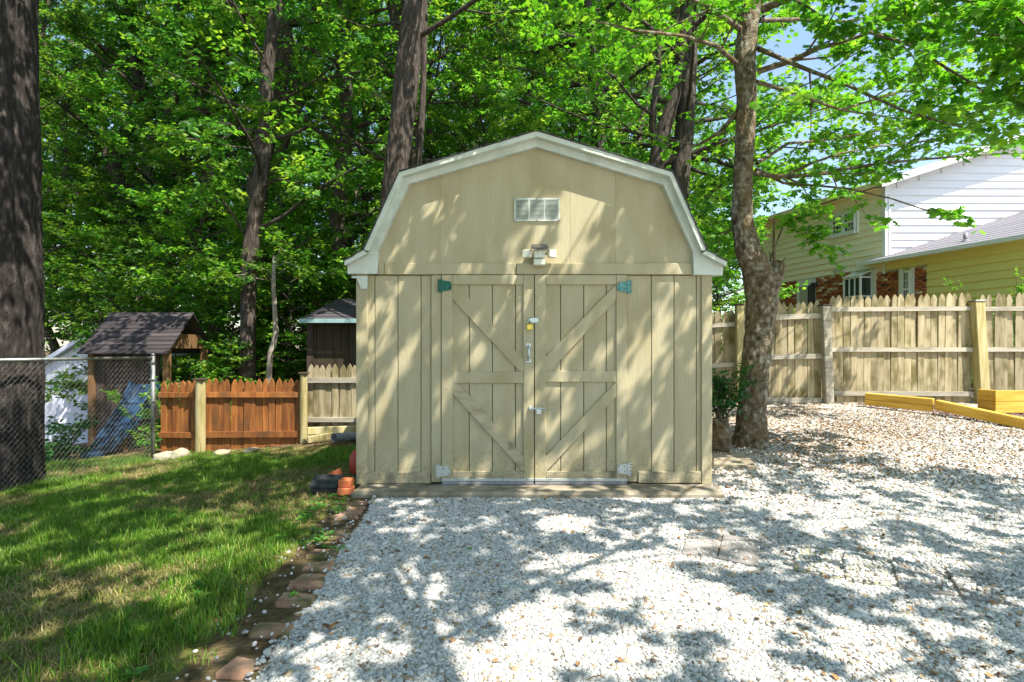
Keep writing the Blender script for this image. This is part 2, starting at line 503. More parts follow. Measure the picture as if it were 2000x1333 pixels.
pm("lamp_lens", [(0.72, 0.72, 0.58), (0.60, 0.60, 0.48)], scale=160, rough=0.25, spec=0.6)
pm("solar_cell", [(0.012, 0.012, 0.03)], rough=0.2, spec=0.7)
pm("concrete", [(0.20, 0.165, 0.11), (0.27, 0.23, 0.165), (0.33, 0.29, 0.22)], scale=7, rough=0.95, bump=0.5, bscale=60, stain=((0.11, 0.09, 0.055), 5, 0.5, 0.7))
pm("paver_stone", [(0.20, 0.175, 0.155), (0.28, 0.25, 0.225), (0.34, 0.31, 0.28)], scale=9, rough=0.95, bump=0.4, bscale=70, objvar=0.1)
pm("paver_moss", [(0.27, 0.255, 0.21), (0.34, 0.32, 0.26), (0.20, 0.215, 0.08)], scale=9, rough=0.95, bump=0.4, bscale=70)
pm("edging_brick", [(0.22, 0.115, 0.07), (0.31, 0.18, 0.115), (0.36, 0.24, 0.165)], scale=9, rough=0.95, bump=0.5, bscale=70, objvar=0.15,
   stain=((0.10, 0.095, 0.025), 6, 0.48, 0.62))
pm("red_brick", [(0.42, 0.10, 0.035), (0.52, 0.16, 0.06)], scale=12, rough=0.9, bump=0.4, bscale=60)
pm("rock", [(0.24, 0.20, 0.14), (0.34, 0.30, 0.22), (0.30, 0.29, 0.16)], scale=6, rough=0.95, bump=0.6, bscale=30)
pm("fence_grey", [(0.24, 0.19, 0.10), (0.36, 0.295, 0.175), (0.42, 0.355, 0.225)], scale=5, stretch=(4, 4, 0.5), rough=0.85, bump=0.6, bscale=30,
   bstretch=(5, 5, 0.4), objvar=0.24, stain=((0.14, 0.115, 0.04), 4, 0.48, 0.66))
pm("fence_rail", [(0.26, 0.23, 0.17), (0.40, 0.36, 0.28), (0.44, 0.40, 0.31)], scale=5, stretch=(0.5, 4, 4), rough=0.85, bump=0.6, bscale=30,
   bstretch=(0.4, 5, 5), objvar=0.12)
pm("fence_post", [(0.28, 0.23, 0.08), (0.42, 0.35, 0.16), (0.46, 0.40, 0.22)], scale=5, stretch=(4, 4, 0.5), rough=0.85, bump=0.6, bscale=30, bstretch=(5, 5, 0.4), objvar=0.15)
pm("fence_stained", [(0.17, 0.055, 0.013), (0.27, 0.095, 0.022), (0.34, 0.135, 0.033)], scale=5, stretch=(4, 4, 0.5), rough=0.7, bump=0.5, bscale=30,
   bstretch=(5, 5, 0.4), objvar=0.28, stain=((0.14, 0.06, 0.02), 3, 0.5, 0.7))
pm("timber_yellow", [(0.48, 0.26, 0.03), (0.60, 0.35, 0.05), (0.66, 0.41, 0.08)], scale=4, stretch=(0.6, 0.6, 5), rough=0.75, bump=0.4, bscale=30, bstretch=(0.5, 0.5, 6), objvar=0.08)
pm("dark_wood", [(0.045, 0.03, 0.022), (0.075, 0.05, 0.038)], scale=6, stretch=(4, 4, 0.6), rough=0.85, bump=0.4, bscale=30, objvar=0.25)
pm("dark_plank", [(0.03, 0.024, 0.025), (0.06, 0.048, 0.05)], scale=6, stretch=(0.5, 4, 4), rough=0.8, bump=0.5, bscale=30, bstretch=(0.4, 5, 5), objvar=0.3)
pm("brown_wood", [(0.14, 0.075, 0.03), (0.22, 0.12, 0.05)], scale=6, stretch=(4, 4, 0.6), rough=0.8, bump=0.4, bscale=30, objvar=0.15)
pm("olive_siding", [(0.036, 0.026, 0.014), (0.058, 0.043, 0.023)], scale=6, stretch=(4, 4, 0.4), rough=0.85, bump=0.3, bscale=30, objvar=0.12)
pm("drip_edge", [(0.22, 0.38, 0.38), (0.36, 0.5, 0.5)], scale=14, rough=0.45, metal=0.2)
pm("white_panel", [(0.66, 0.66, 0.78), (0.74, 0.74, 0.84)], scale=3, rough=0.7, objvar=0.04)
pm("blue_plastic", [(0.012, 0.035, 0.075), (0.02, 0.055, 0.11)], scale=4, rough=0.35, spec=0.5)
pm("galvanized", [(0.17, 0.18, 0.16), (0.28, 0.29, 0.27)], scale=12, rough=0.45, metal=0.55)
pm("wire", [(0.20, 0.195, 0.18), (0.30, 0.29, 0.27)], scale=12, rough=0.45, metal=0.5)
pm("siding_cream", [(0.86, 0.80, 0.54), (0.90, 0.84, 0.58)], scale=2, rough=0.5, bump=0.1, bscale=30, bstretch=(0.5, 0.5, 5), objvar=0.02)
pm("siding_yellow", [(0.76, 0.69, 0.24), (0.80, 0.73, 0.27)], scale=2, rough=0.5, bump=0.1, bscale=30, bstretch=(0.5, 0.5, 5), objvar=0.02)
pm("lit_siding_white_trim", [(0.76, 0.75, 0.74), (0.80, 0.79, 0.78)], scale=2, rough=0.5, objvar=0.02)  # sunlit white put into the gable siding's colour; also used on white trim
pm("soffit", [(0.76, 0.64, 0.34)], rough=0.6)
pm("mortar", [(0.42, 0.36, 0.28)], scale=30, rough=0.95)
pm("window_white", [(0.74, 0.77, 0.72)], rough=0.4)
pm("black_plastic", [(0.02, 0.02, 0.025), (0.04, 0.04, 0.05)], rough=0.4)
pm("red_plastic", [(0.32, 0.035, 0.015), (0.38, 0.05, 0.025)], scale=8, rough=0.5)
pm("grey_plastic", [(0.18, 0.18, 0.19), (0.3, 0.3, 0.31)], scale=40, rough=0.5)
pm("dark_door", [(0.05, 0.05, 0.055)], rough=0.5)
pm("soil_dark", [(0.05, 0.035, 0.02), (0.12, 0.085, 0.05)], scale=25, rough=1.0, bump=0.8, bscale=40)
pm("bark_dark", [(0.016, 0.012, 0.011), (0.03, 0.023, 0.02), (0.075, 0.062, 0.055)], scale=9, stretch=(3, 3, 0.7), rough=0.95, bump=0.9, bscale=30, bstretch=(4, 4, 0.8), bdist=0.02)
pm("bark_grey", [(0.035, 0.026, 0.02), (0.065, 0.05, 0.04), (0.13, 0.105, 0.085)], scale=9, stretch=(3, 3, 0.6), rough=0.95, bump=0.9, bscale=30, bstretch=(4, 4, 0.7), bdist=0.02)
pm("bark_maple", [(0.05, 0.036, 0.02), (0.17, 0.135, 0.085), (0.36, 0.33, 0.26)], scale=17, stretch=(1, 1, 0.9), rough=0.9, bump=1.0, bscale=45, bstretch=(1, 1, 1.6), detail=8,
   stain=((0.16, 0.105, 0.045), 6, 0.45, 0.7), bdist=0.03)
pm("bark_wood", [(0.045, 0.035, 0.026), (0.10, 0.08, 0.06)], scale=10, stretch=(2, 2, 0.6), rough=0.95, objvar=0.35)
pm("bark_pale", [(0.22, 0.18, 0.14), (0.36, 0.31, 0.26)], scale=10, stretch=(2, 2, 0.6), rough=0.95)
leaf_mat("leaf_maple", (0.045, 0.16, 0.014), (0.10, 0.26, 0.022), (0.24, 0.36, 0.04), 0.52, (1.7, 1.8, 0.7), 0.0)
leaf_mat("leaf_wood", (0.022, 0.10, 0.028), (0.095, 0.255, 0.03), (0.30, 0.41, 0.055), 0.48, (1.8, 1.8, 0.8), 0.45)
leaf_mat("leaf_shrub", (0.03, 0.12, 0.022), (0.11, 0.27, 0.025), (0.30, 0.41, 0.05), 0.48, (1.7, 1.8, 0.8), 0.4)
leaf_mat("leaf_dark", (0.015, 0.065, 0.015), (0.03, 0.12, 0.02), (0.06, 0.19, 0.03), 0.3, (1.3, 1.6, 0.7), 0.1)
leaf_mat("leaf_bush", (0.06, 0.18, 0.015), (0.13, 0.30, 0.02), (0.26, 0.42, 0.04), 0.45, (1.4, 1.5, 0.7), 0.1)
leaf_mat("grass_blade", (0.04, 0.13, 0.01), (0.12, 0.25, 0.018), (0.36, 0.38, 0.08), 0.4, (1.3, 1.5, 0.6), 0.35)
leaf_mat("straw_blade", (0.16, 0.13, 0.05), (0.28, 0.23, 0.09), (0.42, 0.36, 0.17), 0.3, (1.2, 1.2, 0.8), 0.3)
leaf_mat("weed_leaf", (0.04, 0.16, 0.02), (0.08, 0.25, 0.03), (0.14, 0.34, 0.05), 0.35, (1.3, 1.5, 0.6), 0.2)

def random_mat(name, cols, rough=0.9, spec=0.3, fine=40):
    m, nt, b, out = new_mat(name)
    oi = N(nt, "ShaderNodeObjectInfo")
    k = len(cols); r = ramp(nt, cols); r.color_ramp.interpolation = 'LINEAR'
    nt.links.new(oi.outputs["Random"], r.inputs[0])
    nz = N(nt, "ShaderNodeTexNoise"); nz.inputs["Scale"].default_value = fine
    tc = N(nt, "ShaderNodeTexCoord"); nt.links.new(tc.outputs["Object"], nz.inputs[0])
    mr = N(nt, "ShaderNodeMapRange"); mr.inputs[3].default_value = 0.8; mr.inputs[4].default_value = 1.15
    nt.links.new(nz.outputs[0], mr.inputs[0])
    hs = N(nt, "ShaderNodeHueSaturation"); nt.links.new(mr.outputs[0], hs.inputs["Value"]); nt.links.new(r.outputs[0], hs.inputs["Color"])
    nt.links.new(hs.outputs[0], b.inputs["Base Color"]); b.inputs["Roughness"].default_value = rough; b.inputs["Specular IOR Level"].default_value = spec
    return m
random_mat("pebble", [(0.0, (0.24, 0.235, 0.22)), (0.12, (0.36, 0.355, 0.335)), (0.5, (0.46, 0.455, 0.43)), (0.86, (0.57, 0.555, 0.52)), (0.91, (0.38, 0.32, 0.23)), (0.965, (0.28, 0.20, 0.12)), (0.99, (0.13, 0.10, 0.08))], rough=0.8, fine=1.2)
random_mat("litter", [(0.0, (0.10, 0.055, 0.025)), (0.35, (0.20, 0.11, 0.05)), (0.7, (0.30, 0.18, 0.08)), (1.0, (0.40, 0.28, 0.15))], fine=3)
random_mat("mulch_chip", [(0.0, (0.12, 0.07, 0.055)), (0.5, (0.22, 0.14, 0.11)), (1.0, (0.34, 0.24, 0.19))], fine=3)
m, nt, b, out = new_mat("house_brick")
at = N(nt, "ShaderNodeAttribute", attribute_name="var")
r = ramp(nt, [(0.0, (0.10, 0.035, 0.02)), (0.12, (0.30, 0.085, 0.03)), (0.5, (0.42, 0.13, 0.045)), (0.82, (0.48, 0.17, 0.06)), (0.88, (0.62, 0.50, 0.33)), (1.0, (0.66, 0.55, 0.38))])
nt.links.new(at.outputs["Fac"], r.inputs[0]); nt.links.new(r.outputs[0], b.inputs["Base Color"]); b.inputs["Roughness"].default_value = 0.9
m, nt, b, out = new_mat("window_glass")
b.inputs["Base Color"].default_value = (0.03, 0.045, 0.035, 1); b.inputs["Roughness"].default_value = 0.06; b.inputs["Specular IOR Level"].default_value = 0.8
m, nt, b, out = new_mat("curtain_glass")
b.inputs["Base Color"].default_value = (0.42, 0.42, 0.32, 1); b.inputs["Roughness"].default_value = 0.15
# ground: soil, lawn earth, gravel bed and leaf litter blended by masks that follow where each material lies
m, nt, b, out = new_mat("ground")
v = coords(nt, (1, 1, 1), False)
def nzn(sc, det=6, tp="ShaderNodeTexNoise"):
    n = N(nt, tp); n.inputs["Scale"].default_value = sc
    if tp == "ShaderNodeTexNoise": n.inputs["Detail"].default_value = det
    nt.links.new(v, n.inputs[0]); return n
soil = ramp(nt, [(0.3, (0.05, 0.035, 0.018)), (0.55, (0.11, 0.08, 0.04)), (0.75, (0.20, 0.15, 0.08))]); nt.links.new(nzn(9).outputs[0], soil.inputs[0])
lawn = ramp(nt, [(0.3, (0.04, 0.045, 0.012)), (0.5, (0.11, 0.11, 0.028)), (0.72, (0.26, 0.21, 0.09))]); nt.links.new(nzn(5).outputs[0], lawn.inputs[0])
vo = N(nt, "ShaderNodeTexVoronoi"); vo.inputs["Scale"].default_value = 42; nt.links.new(v, vo.inputs[0])
sep = N(nt, "ShaderNodeSeparateColor"); nt.links.new(vo.outputs["Color"], sep.inputs[0])
grav = ramp(nt, [(0.0, (0.34, 0.32, 0.29)), (0.4, (0.52, 0.51, 0.49)), (0.84, (0.62, 0.61, 0.58)), (0.9, (0.38, 0.29, 0.17)), (1.0, (0.24, 0.17, 0.10))]); nt.links.new(sep.outputs[0], grav.inputs[0])
litt = ramp(nt, [(0.0, (0.07, 0.05, 0.035)), (0.25, (0.16, 0.11, 0.07)), (0.45, (0.30, 0.22, 0.15)), (0.6, (0.48, 0.43, 0.37)), (1.0, (0.56, 0.53, 0.49))]); nt.links.new(sep.outputs[1], litt.inputs[0])
cur = soil.outputs[0]
for nm, col, sc in (("m_lawn", lawn, 3.0), ("m_litter", litt, 5.0), ("m_gravel", grav, 6.0)):
    a = N(nt, "ShaderNodeAttribute", attribute_name=nm)
    ns = nzn(sc)
    ad = N(nt, "ShaderNodeMath", operation='ADD'); nt.links.new(a.outputs["Fac"], ad.inputs[0]); nt.links.new(ns.outputs[0], ad.inputs[1])
    mr = N(nt, "ShaderNodeMapRange"); mr.inputs[1].default_value = 0.9; mr.inputs[2].default_value = 1.1
    nt.links.new(ad.outputs[0], mr.inputs[0])
    mx = N(nt, "ShaderNodeMix", data_type='RGBA'); nt.links.new(mr.outputs[0], mx.inputs[0]); nt.links.new(cur, mx.inputs[6]); nt.links.new(col.outputs[0], mx.inputs[7])
    cur = mx.outputs[2]
nt.links.new(cur, b.inputs["Base Color"]); b.inputs["Roughness"].default_value = 1.0; b.inputs["Specular IOR Level"].default_value = 0.1
bp = N(nt, "ShaderNodeBump"); bp.inputs["Strength"].default_value = 0.8; bp.inputs["Distance"].default_value = 0.015
nt.links.new(vo.outputs["Distance"], bp.inputs["Height"]); bp.invert = True
nt.links.new(bp.outputs[0], b.inputs["Normal"])

# ------------------------------------------------------------------ ground
gx = np.concatenate([-np.geomspace(600, 7.3, 26), np.arange(-7.2, 9.0, 0.07), np.geomspace(9.1, 600, 26)])
gy = np.concatenate([-np.geomspace(200, 0.6, 12), np.arange(-0.4, 10.2, 0.07), np.geomspace(10.4, 900, 34)])
XX, YY = np.meshgrid(gx, gy)
ZZ = G(XX, YY)
def edge_x(y): return 0.17 * np.clip((4.6 - y) / 2.6, 0, 1.2)
def m_lawn(x, y): return sstep(-1.30, -1.5, x - edge_x(y) + 0.12 * (fbm(x * 3, y * 3, 3) - 0.5)) * sstep(8.2, 7.7, y + 0.25 * (x + 3))
def m_gravel(x, y):
    w = 0.5 * (fbm(x * 1.1 + 9, y * 1.1, 3) - 0.5)
    a = sstep(-1.16, -1.08, x - edge_x(y))
    far = 1 - 0.88 * sstep(5.2, 7.0, y + 2.2 * w) * (1 - 0.45 * sstep(3.5, 5.5, x)) - sstep(9.0, 9.4, y)
    return a * np.clip(far, 0.0, 1) * (1 - 0.0 * y)
def m_litter(x, y): return sstep(1.6, 2.0, x) * sstep(10, 9.6, y) * sstep(4.4, 5.6, y + 0.5 * (fbm(x, y, 3) - 0.5))
me = bpy.data.meshes.new("ground")
ny, nx = XX.shape
vs = np.stack([XX, YY, ZZ], -1).reshape(-1, 3)
i = np.arange(ny - 1)[:, None] * nx; k = np.arange(nx - 1)[None]
q = np.stack([i + k, i + k + 1, i + nx + k + 1, i + nx + k], -1).reshape(-1, 4)
me = tri_mesh("ground", vs, np.concatenate([q[:, [0, 1, 2]], q[:, [0, 2, 3]]]), "ground", smooth=True)
for nm, fn in (("m_lawn", m_lawn), ("m_gravel", m_gravel), ("m_litter", m_litter)):
    a = me.attributes.new(nm, 'FLOAT', 'POINT'); a.data.foreach_set("value", np.ascontiguousarray(fn(XX, YY).ravel(), np.float32))
tag(link("ground", me), "uneven ground of soil, lawn earth and gravel bed", None, None, "structure")

# ------------------------------------------------------------------ slab under the shed
YF = 5.0
mb = MB(); mb.box(-1.34, 1.76, 4.69, 8.9, -0.12, 0.045, 0.02,
                  fn=lambda p: (p[0], p[1] + 0.02 * math.sin(p[0] * 9), p[2]))
tag(mb.build("concrete_slab", "concrete"), "weathered brown concrete slab under the tan shed", None, None, "structure")

# ------------------------------------------------------------------ shed
shed = empty("garden_shed", (0.19, 5.0, 0.045), "tan barn shed with white roof trim and double doors on the slab", "shed")
def S(px, py, Y=YF):
    p = P(px, py, Y); return p[0], p[2]
def fbox(name, mat, px0, px1, py0, py1, y0, y1, parent, b=0.003):
    x0, z0 = S(px0, py1); x1, z1 = S(px1, py0)
    return MB().box(x0, x1, y0, y1, z0, z1, b).build(name, mat, parent)
# backing wall and the sides
wall = MB()
xl, xr = S(697, 0)[0], S(1389, 0)[0]
ztop = S(0, 530)[1]
wall.box(xl + 0.03, xr - 0.03, YF + 0.012, YF + 0.06, 0.05, ztop)
wall.build("front_wall", "groove", shed)
for nm, xa, xb in (("side_wall", xl + 0.004, xl + 0.04), ("side_wall", xr - 0.04, xr - 0.004)):
    MB().box(xa, xb, YF + 0.01, 8.6, 0.05, ztop).build(nm, "shed_paint", shed)
MB().box(xl + 0.04, xr - 0.04, 8.55, 8.6, 0.05, ztop).build("back_wall", "shed_paint", shed)
# grooved siding boards left and right of the doors
for px0, px1 in ((718, 731.4), (732.6, 776.4), (777.6, 821.6), (822.8, 842)):
    fbox("siding_board", "shed_paint", px0, px1, 538.5, 925, YF - 0.002, YF + 0.02, shed, 0.004)
for px0, px1 in ((1224, 1271.4), (1272.6, 1315.8), (1317, 1359.4), (1360.6, 1371)):
    fbox("siding_board", "shed_paint", px0, px1, 538.5, 925, YF - 0.002, YF + 0.02, shed, 0.004)
fbox("corner_board", "shed_paint", 697, 719, 536, 945, YF - 0.024, YF + 0.03, shed)
fbox("corner_board", "shed_paint", 1369, 1389, 536, 945, YF - 0.024, YF + 0.03, shed)
fbox("door_post", "shed_paint", 843, 862.4, 538.5, 941, YF - 0.022, YF + 0.02, shed)
fbox("door_post", "shed_paint", 1224, 1246, 905, 941, YF - 0.006, YF + 0.02, shed)
fbox("base_board", "shed_paint_worn", 717.5, 841.5, 922, 944, YF - 0.02, YF + 0.02, shed)
fbox("base_board", "shed_paint_worn", 1246, 1368, 921, 943, YF - 0.02, YF + 0.02, shed)
fbox("header_board", "shed_paint", 752, 1008, 515.5, 537.2, YF - 0.026, YF + 0.02, shed)
fbox("header_board", "shed_paint", 1009, 1350.5, 515.5, 537.2, YF - 0.03, YF + 0.02, shed)
fbox("header_board", "shed_paint", 740.5, 751.6, 515.5, 537.2, YF - 0.026, YF + 0.02, shed)
# gable panels
def gp(pts, y0, y1, name, mat, parent):
    return MB().prism([S(x, y) for x, y in pts], y0, y1).build(name, mat, parent)
gtop = lambda x: np.interp(x, [730, 795, 1047, 1298, 1360], [500, 353, 278, 355, 500])
for a, c in ((736, 859.8), (860.1, 1113.3), (1113.6, 1201.8), (1202.1, 1354)):
    xs = [a] + [x for x in (795, 1047, 1298) if a < x < c] + [c]
    gp([(x, gtop(x)) for x in xs] + [(c, 516), (a, 516)], YF + 0.0, YF + 0.04, "gable_panel", "shed_paint", shed)
# white rake boards: an inner board on the wall and an outer fascia on the roof overhang
OL = [(1047, 267), (785, 345.5), (718, 493), (682, 515)]
OR = [(1047, 267), (1306, 345.5), (1370, 494), (1408, 516)]
IL = [(1047, 291), (800, 363), (740, 494)]
IR = [(1047, 291), (1293, 365), (1350, 494)]
ML = [(1047, 277), (791, 352.5), (726, 494.5)]
MR = [(1047, 277), (1300.5, 353), (1362, 494.5)]
def strip(a, b2, i, y0, y1, mat="trim_white", name="rake_board"):
    gp([a[i], a[i + 1], b2[i + 1], b2[i]], y0, y1, name, mat, shed)
for O_, M_, I_ in ((OL, ML, IL), (OR, MR, IR)):
    for i in (0, 1):
        strip(M_, I_, i, YF - 0.055, YF + 0.0)
        strip(O_, M_, i, YF - 0.125, YF - 0.02, name="rake_fascia")
# eave returns (flared block ends)
gp([(718.5, 494), (741, 494), (739.5, 536.5), (682.5, 537), (682.5, 523)], YF - 0.06, YF + 0.03, "eave_return", "trim_white", shed)
gp([(1369.5, 494.5), (1350, 494.5), (1351, 538.5), (1407, 539.5), (1407.5, 524)], YF - 0.06, YF + 0.03, "eave_return", "trim_white", shed)
gp([(716.5, 493), (681, 514.5), (681, 522.5), (724, 499.5)], YF - 0.125, YF - 0.062, "eave_fascia", "trim_white", shed)
gp([(1371.5, 494), (1409, 515.5), (1409, 524), (1363, 500)], YF - 0.125, YF - 0.062, "eave_fascia", "trim_white", shed)
# eave brackets under the left return, soffits along the sides
gp([(699.5, 545), (720, 545), (720, 566), (708, 566)], YF - 0.05, YF - 0.026, "bracket", "trim_white", shed)
fbox("bracket_cap", "trim_white", 690, 720, 541, 545, YF - 0.05, YF - 0.026, shed, 0.001)
for x0, x1, zz in ((-1.43, -1.36, S(0, 520)[1]), (1.755, 1.83, S(0, 521)[1])):
    MB().box(x0, x1, YF + 0.035, 8.7, zz - 0.07, zz + 0.0).build("soffit", "trim_white", shed)
# shingled gambrel roof: course by course
roof = link("roof", MB().prism([S(x, y + 2.5) for x, y in (OL[3], OL[2], OL[1], OL[0], OR[1], OR[2], OR[3])] +
            [S(x, y + 9) for x, y in (OR[3], OR[2], OR[1], OL[0], OL[1], OL[2], OL[3])], YF - 0.018, 8.75).mesh("roof", "dark_wood"))
roof.parent = shed; roof.location = -shed.location
for O_ in (OL, OR):
    for i, nc in ((0, 8), (1, 6), (2, 2)):
        a = Vector(S(*O_[i])); c = Vector(S(*O_[i + 1])); d = (c - a) / nc
        nn = Vector((-d.y, d.x)).normalized()
        if nn.y < 0: nn = -nn
        for k in range(nc):
            p0 = a + d * k + nn * 0.004; p1 = a + d * (k + 1.0) + nn * 0.016
            q0 = p0 - nn * 0.006; q1 = p1 - nn * 0.010
            o = MB().prism([p0, p1, q1, q0], YF - 0.135, 8.78).build("shingle_course", "asphalt_shingle", roof)
# vent with louvres
vent = empty("gable_vent", (0, 0, 0), None, None); vent.parent = shed; vent.location = Vector((0, 0, 0))
def vb(px0, px1, py0, py1, y0, y1, name, mat, b=0.001): return fbox(name, mat, px0, px1, py0, py1, y0, y1, vent, b)
vb(1004, 1093, 388, 391.5, YF - 0.014, YF - 0.001, "frame", "trim_white"); vb(1004, 1093, 429.5, 433, YF - 0.014, YF - 0.001, "frame", "trim_white")
for a, c in ((1004, 1007.5), (1032, 1035), (1061.5, 1064.5), (1089.5, 1093)):
    vb(a, c, 391.5, 429.5, YF - 0.0135, YF - 0.001, "frame", "trim_white")
vb(1006, 1091, 390, 431, YF - 0.003, YF - 0.0005, "screen", "groove")
for a, c in ((1007.5, 1032), (1035, 1061.5), (1064.5, 1089.5)):
    lv = MB()
    for k in range(15):
        y = 392.5 + k * 2.45
        x0, z0 = S(a, y + 1.9); x1, z1 = S(c, y)
        lv.add([(x0, YF - 0.012, z0), (x1, YF - 0.012, z0), (x1, YF - 0.004, z1), (x0, YF - 0.004, z1),
                (x0, YF - 0.0135, z0 + 0.001), (x1, YF - 0.0135, z0 + 0.001), (x1, YF - 0.0055, z1 + 0.001), (x0, YF - 0.0055, z1 + 0.001)],
               [(0, 1, 2, 3), (7, 6, 5, 4), (0, 4, 5, 1), (1, 5, 6, 2), (2, 6, 7, 3), (3, 7, 4, 0)])
    lv.build("louvre_bank", "trim_white", vent)["kind"] = "stuff"
for x, y in ((1006, 390), (1048, 390), (1091, 390), (1006, 431.5), (1048, 431.5), (1091, 431.5)):
    vb(x - 0.9, x + 0.9, y - 0.9, y + 0.9, YF - 0.017, YF - 0.013, "screw", "screw_black", 0.0008)
# doors
def brace_poly(pts, door, y0=YF - 0.035):
    gp(pts, y0, YF - 0.004, "brace", "shed_paint_worn" if pts[0][1] > 700 and pts[0][0] < 1043 else "shed_paint", door)
def hinge(px0, px1, py0, py1, side, mat, door, knuckle):
    h = MB()
    xk = knuckle
    a, c = (px0, xk) if side < 0 else (xk, px1)
    x0, z0 = S(a, py1); x1, z1 = S(c, py0)
    h.box(x0, x1, YF - 0.052, YF - 0.036, z0, z1, 0.002)
    ym = 0.5 * (py0 + py1); hh = 0.33 * (py1 - py0)
    if side < 0: pts = [(xk, ym - hh - 2), (px1 - 3, ym - hh), (px1, ym - hh * 0.4), (px1, ym + hh * 0.5), (px1 - 2, ym + hh), (xk, ym + hh + 2)]
    else: pts = [(xk, ym - hh - 2), (px0 + 3, ym - hh), (px0, ym - hh * 0.4), (px0, ym + hh * 0.5), (px0 + 2, ym + hh), (xk, ym + hh + 2)]
    h.prism([S(x, y) for x, y in pts], YF - 0.05, YF - 0.036)
    xx, z0 = S(xk, py1 - 1); _, z1 = S(xk, py0 + 1)
    h.tube([(xx, YF - 0.05, z0), (xx, YF - 0.05, z1)], 0.008, 8)
    o = h.build("hinge", mat, door)
    s = MB()
    for fx in (0.3, 0.85):
        for fy in (-0.6, 0.6):
            px = xk + (px1 - xk) * fx if side < 0 else xk + (px0 - xk) * fx
            X, Z = S(px, ym + hh * fy); s.box(X - 0.004, X + 0.004, YF - 0.054, YF - 0.049, Z - 0.004, Z + 0.004, 0.001)
    for fy in (-0.75, -0.25, 0.25, 0.75):
        X, Z = S((a + c) / 2 - (2 if side < 0 else -2), ym + (py1 - py0) * 0.5 * fy); s.box(X - 0.004, X + 0.004, YF - 0.056, YF - 0.051, Z - 0.004, Z + 0.004, 0.001)
    o["label"] = {"green_metal": "dark green hinge plate", "teal_metal": "teal hinge plate", "metal": "bare metal hinge plate"}[mat]
    so_ = s.build("hinge_screws", "screw_black", door); so_["kind"] = "stuff"
for dn in (0, 1):
    door = bpy.data.objects.new("door", None); COL.objects.link(door); door.parent = shed; door.location = (0, 0, 0)
    ox = 0 if dn == 0 else 180.5
    L0, L1 = (863.4, 1042.6) if dn == 0 else (1044.2, 1223)
    def db(name, px0, px1, py0, py1, y0, mat="shed_paint", b=0.003): return fbox(name, mat, px0, px1, py0, py1, y0, YF - 0.003, door, b)
    cuts = [L0 + 1, 916.6, 961.6, 1006.6, L1 - 1] if dn == 0 else [L0 + 1, 1094.6, 1139.6, 1183.6, L1 - 1]
    for a, c in zip(cuts[:-1], cuts[1:]):
        fbox("plank", "shed_paint", a + 0.6, c - 0.6, 541, 932, YF - 0.014, YF + 0.008, door, 0.004)
    db("stile", L0, L0 + 21.5, 538.6, 934, YF - 0.036); db("stile", L1 - 20.5, L1, 538.6, 934, YF - 0.036)
    db("rail", L0 + 22, L1 - 21, 538.6, 557, YF - 0.035)
    db("rail", (885.5 if dn == 0 else 1065), L1 - 21, 727 if dn == 0 else 724.6, 748.5 if dn == 0 else 746, YF - 0.034, "shed_paint")
    db("rail", L0 + 22, L1 - 21, 920, 934, YF - 0.034, "shed_paint_worn")
    if dn == 0:
        brace_poly([(885.2, 557.5), (893, 557.5), (1021.8, 702), (1021.8, 726.5), (1017, 726.5), (885.2, 586)], door)
        brace_poly([(885.2, 748.8), (895, 748.8), (1021.8, 890), (1021.8, 919.6), (885.2, 769)], door)
        hinge(857, 883, 547, 572, -1, "green_metal", door, 864); hinge(852, 880.5, 906.5, 931, -1, "metal", door, 861.5)
        MB().tube([S3 for S3 in [(S(1032, 677)[0], YF - 0.04, S(0, 676)[1]), (S(1032, 0)[0], YF - 0.075, S(0, 681)[1]), (S(1033, 0)[0], YF - 0.08, S(0, 690)[1]),
                   (S(1032, 0)[0], YF - 0.075, S(0, 699)[1]), (S(1031, 0)[0], YF - 0.04, S(0, 704)[1])]], [0.012, 0.011, 0.01, 0.011, 0.012], 8).build("handle", "metal", door, True)
        for y in (675, 705): fbox("handle_plate", "metal", 1027, 1037, y - 4, y + 3, YF - 0.044, YF - 0.037, door, 0.002)
    else:
        brace_poly([(1201.8, 557.5), (1201.8, 586), (1075, 724.2), (1064.8, 724.2), (1064.8, 698)], door)
        brace_poly([(1201.8, 746.3), (1201.8, 775), (1066, 919.6), (1064.8, 919.6), (1064.8, 891)], door)
        hinge(1204, 1231, 549, 574, 1, "teal_metal", door, 1224); hinge(1204, 1231, 902, 927, 1, "metal", door, 1224)
    MB().box(S(L0, 0)[0], S(L1, 0)[0], YF - 0.046, YF - 0.036, S(0, 938)[1], S(0, 933)[1], 0.002).build("sweep_strip", "metal", door)
    MB().box(S(L0, 0)[0] + 0.003, S(L1, 0)[0] - 0.003, YF - 0.042, YF - 0.034, 0.05, S(0, 938)[1]).build("sweep_rubber", "grey_plastic", door)
    for k in range(4):
        X = S(L0 + 30 + k * 45, 0)[0]
        MB().box(X - 0.004, X + 0.004, YF - 0.049, YF - 0.045, S(0, 937)[1] + 0.004, S(0, 937)[1] + 0.012, 0.001).build("screw", "screw_black", door)
    for px, py in ((L0 + 8, 600), (L0 + 10, 760), (L1 - 9, 850), (L1 - 10, 640), (L0 + 9, 880)):
        X, Z = S(px, py)
        MB().box(X - 0.0035, X + 0.0035, YF - 0.0375, YF - 0.035, Z - 0.0035, Z + 0.0035).build("nail_head", "groove", door)
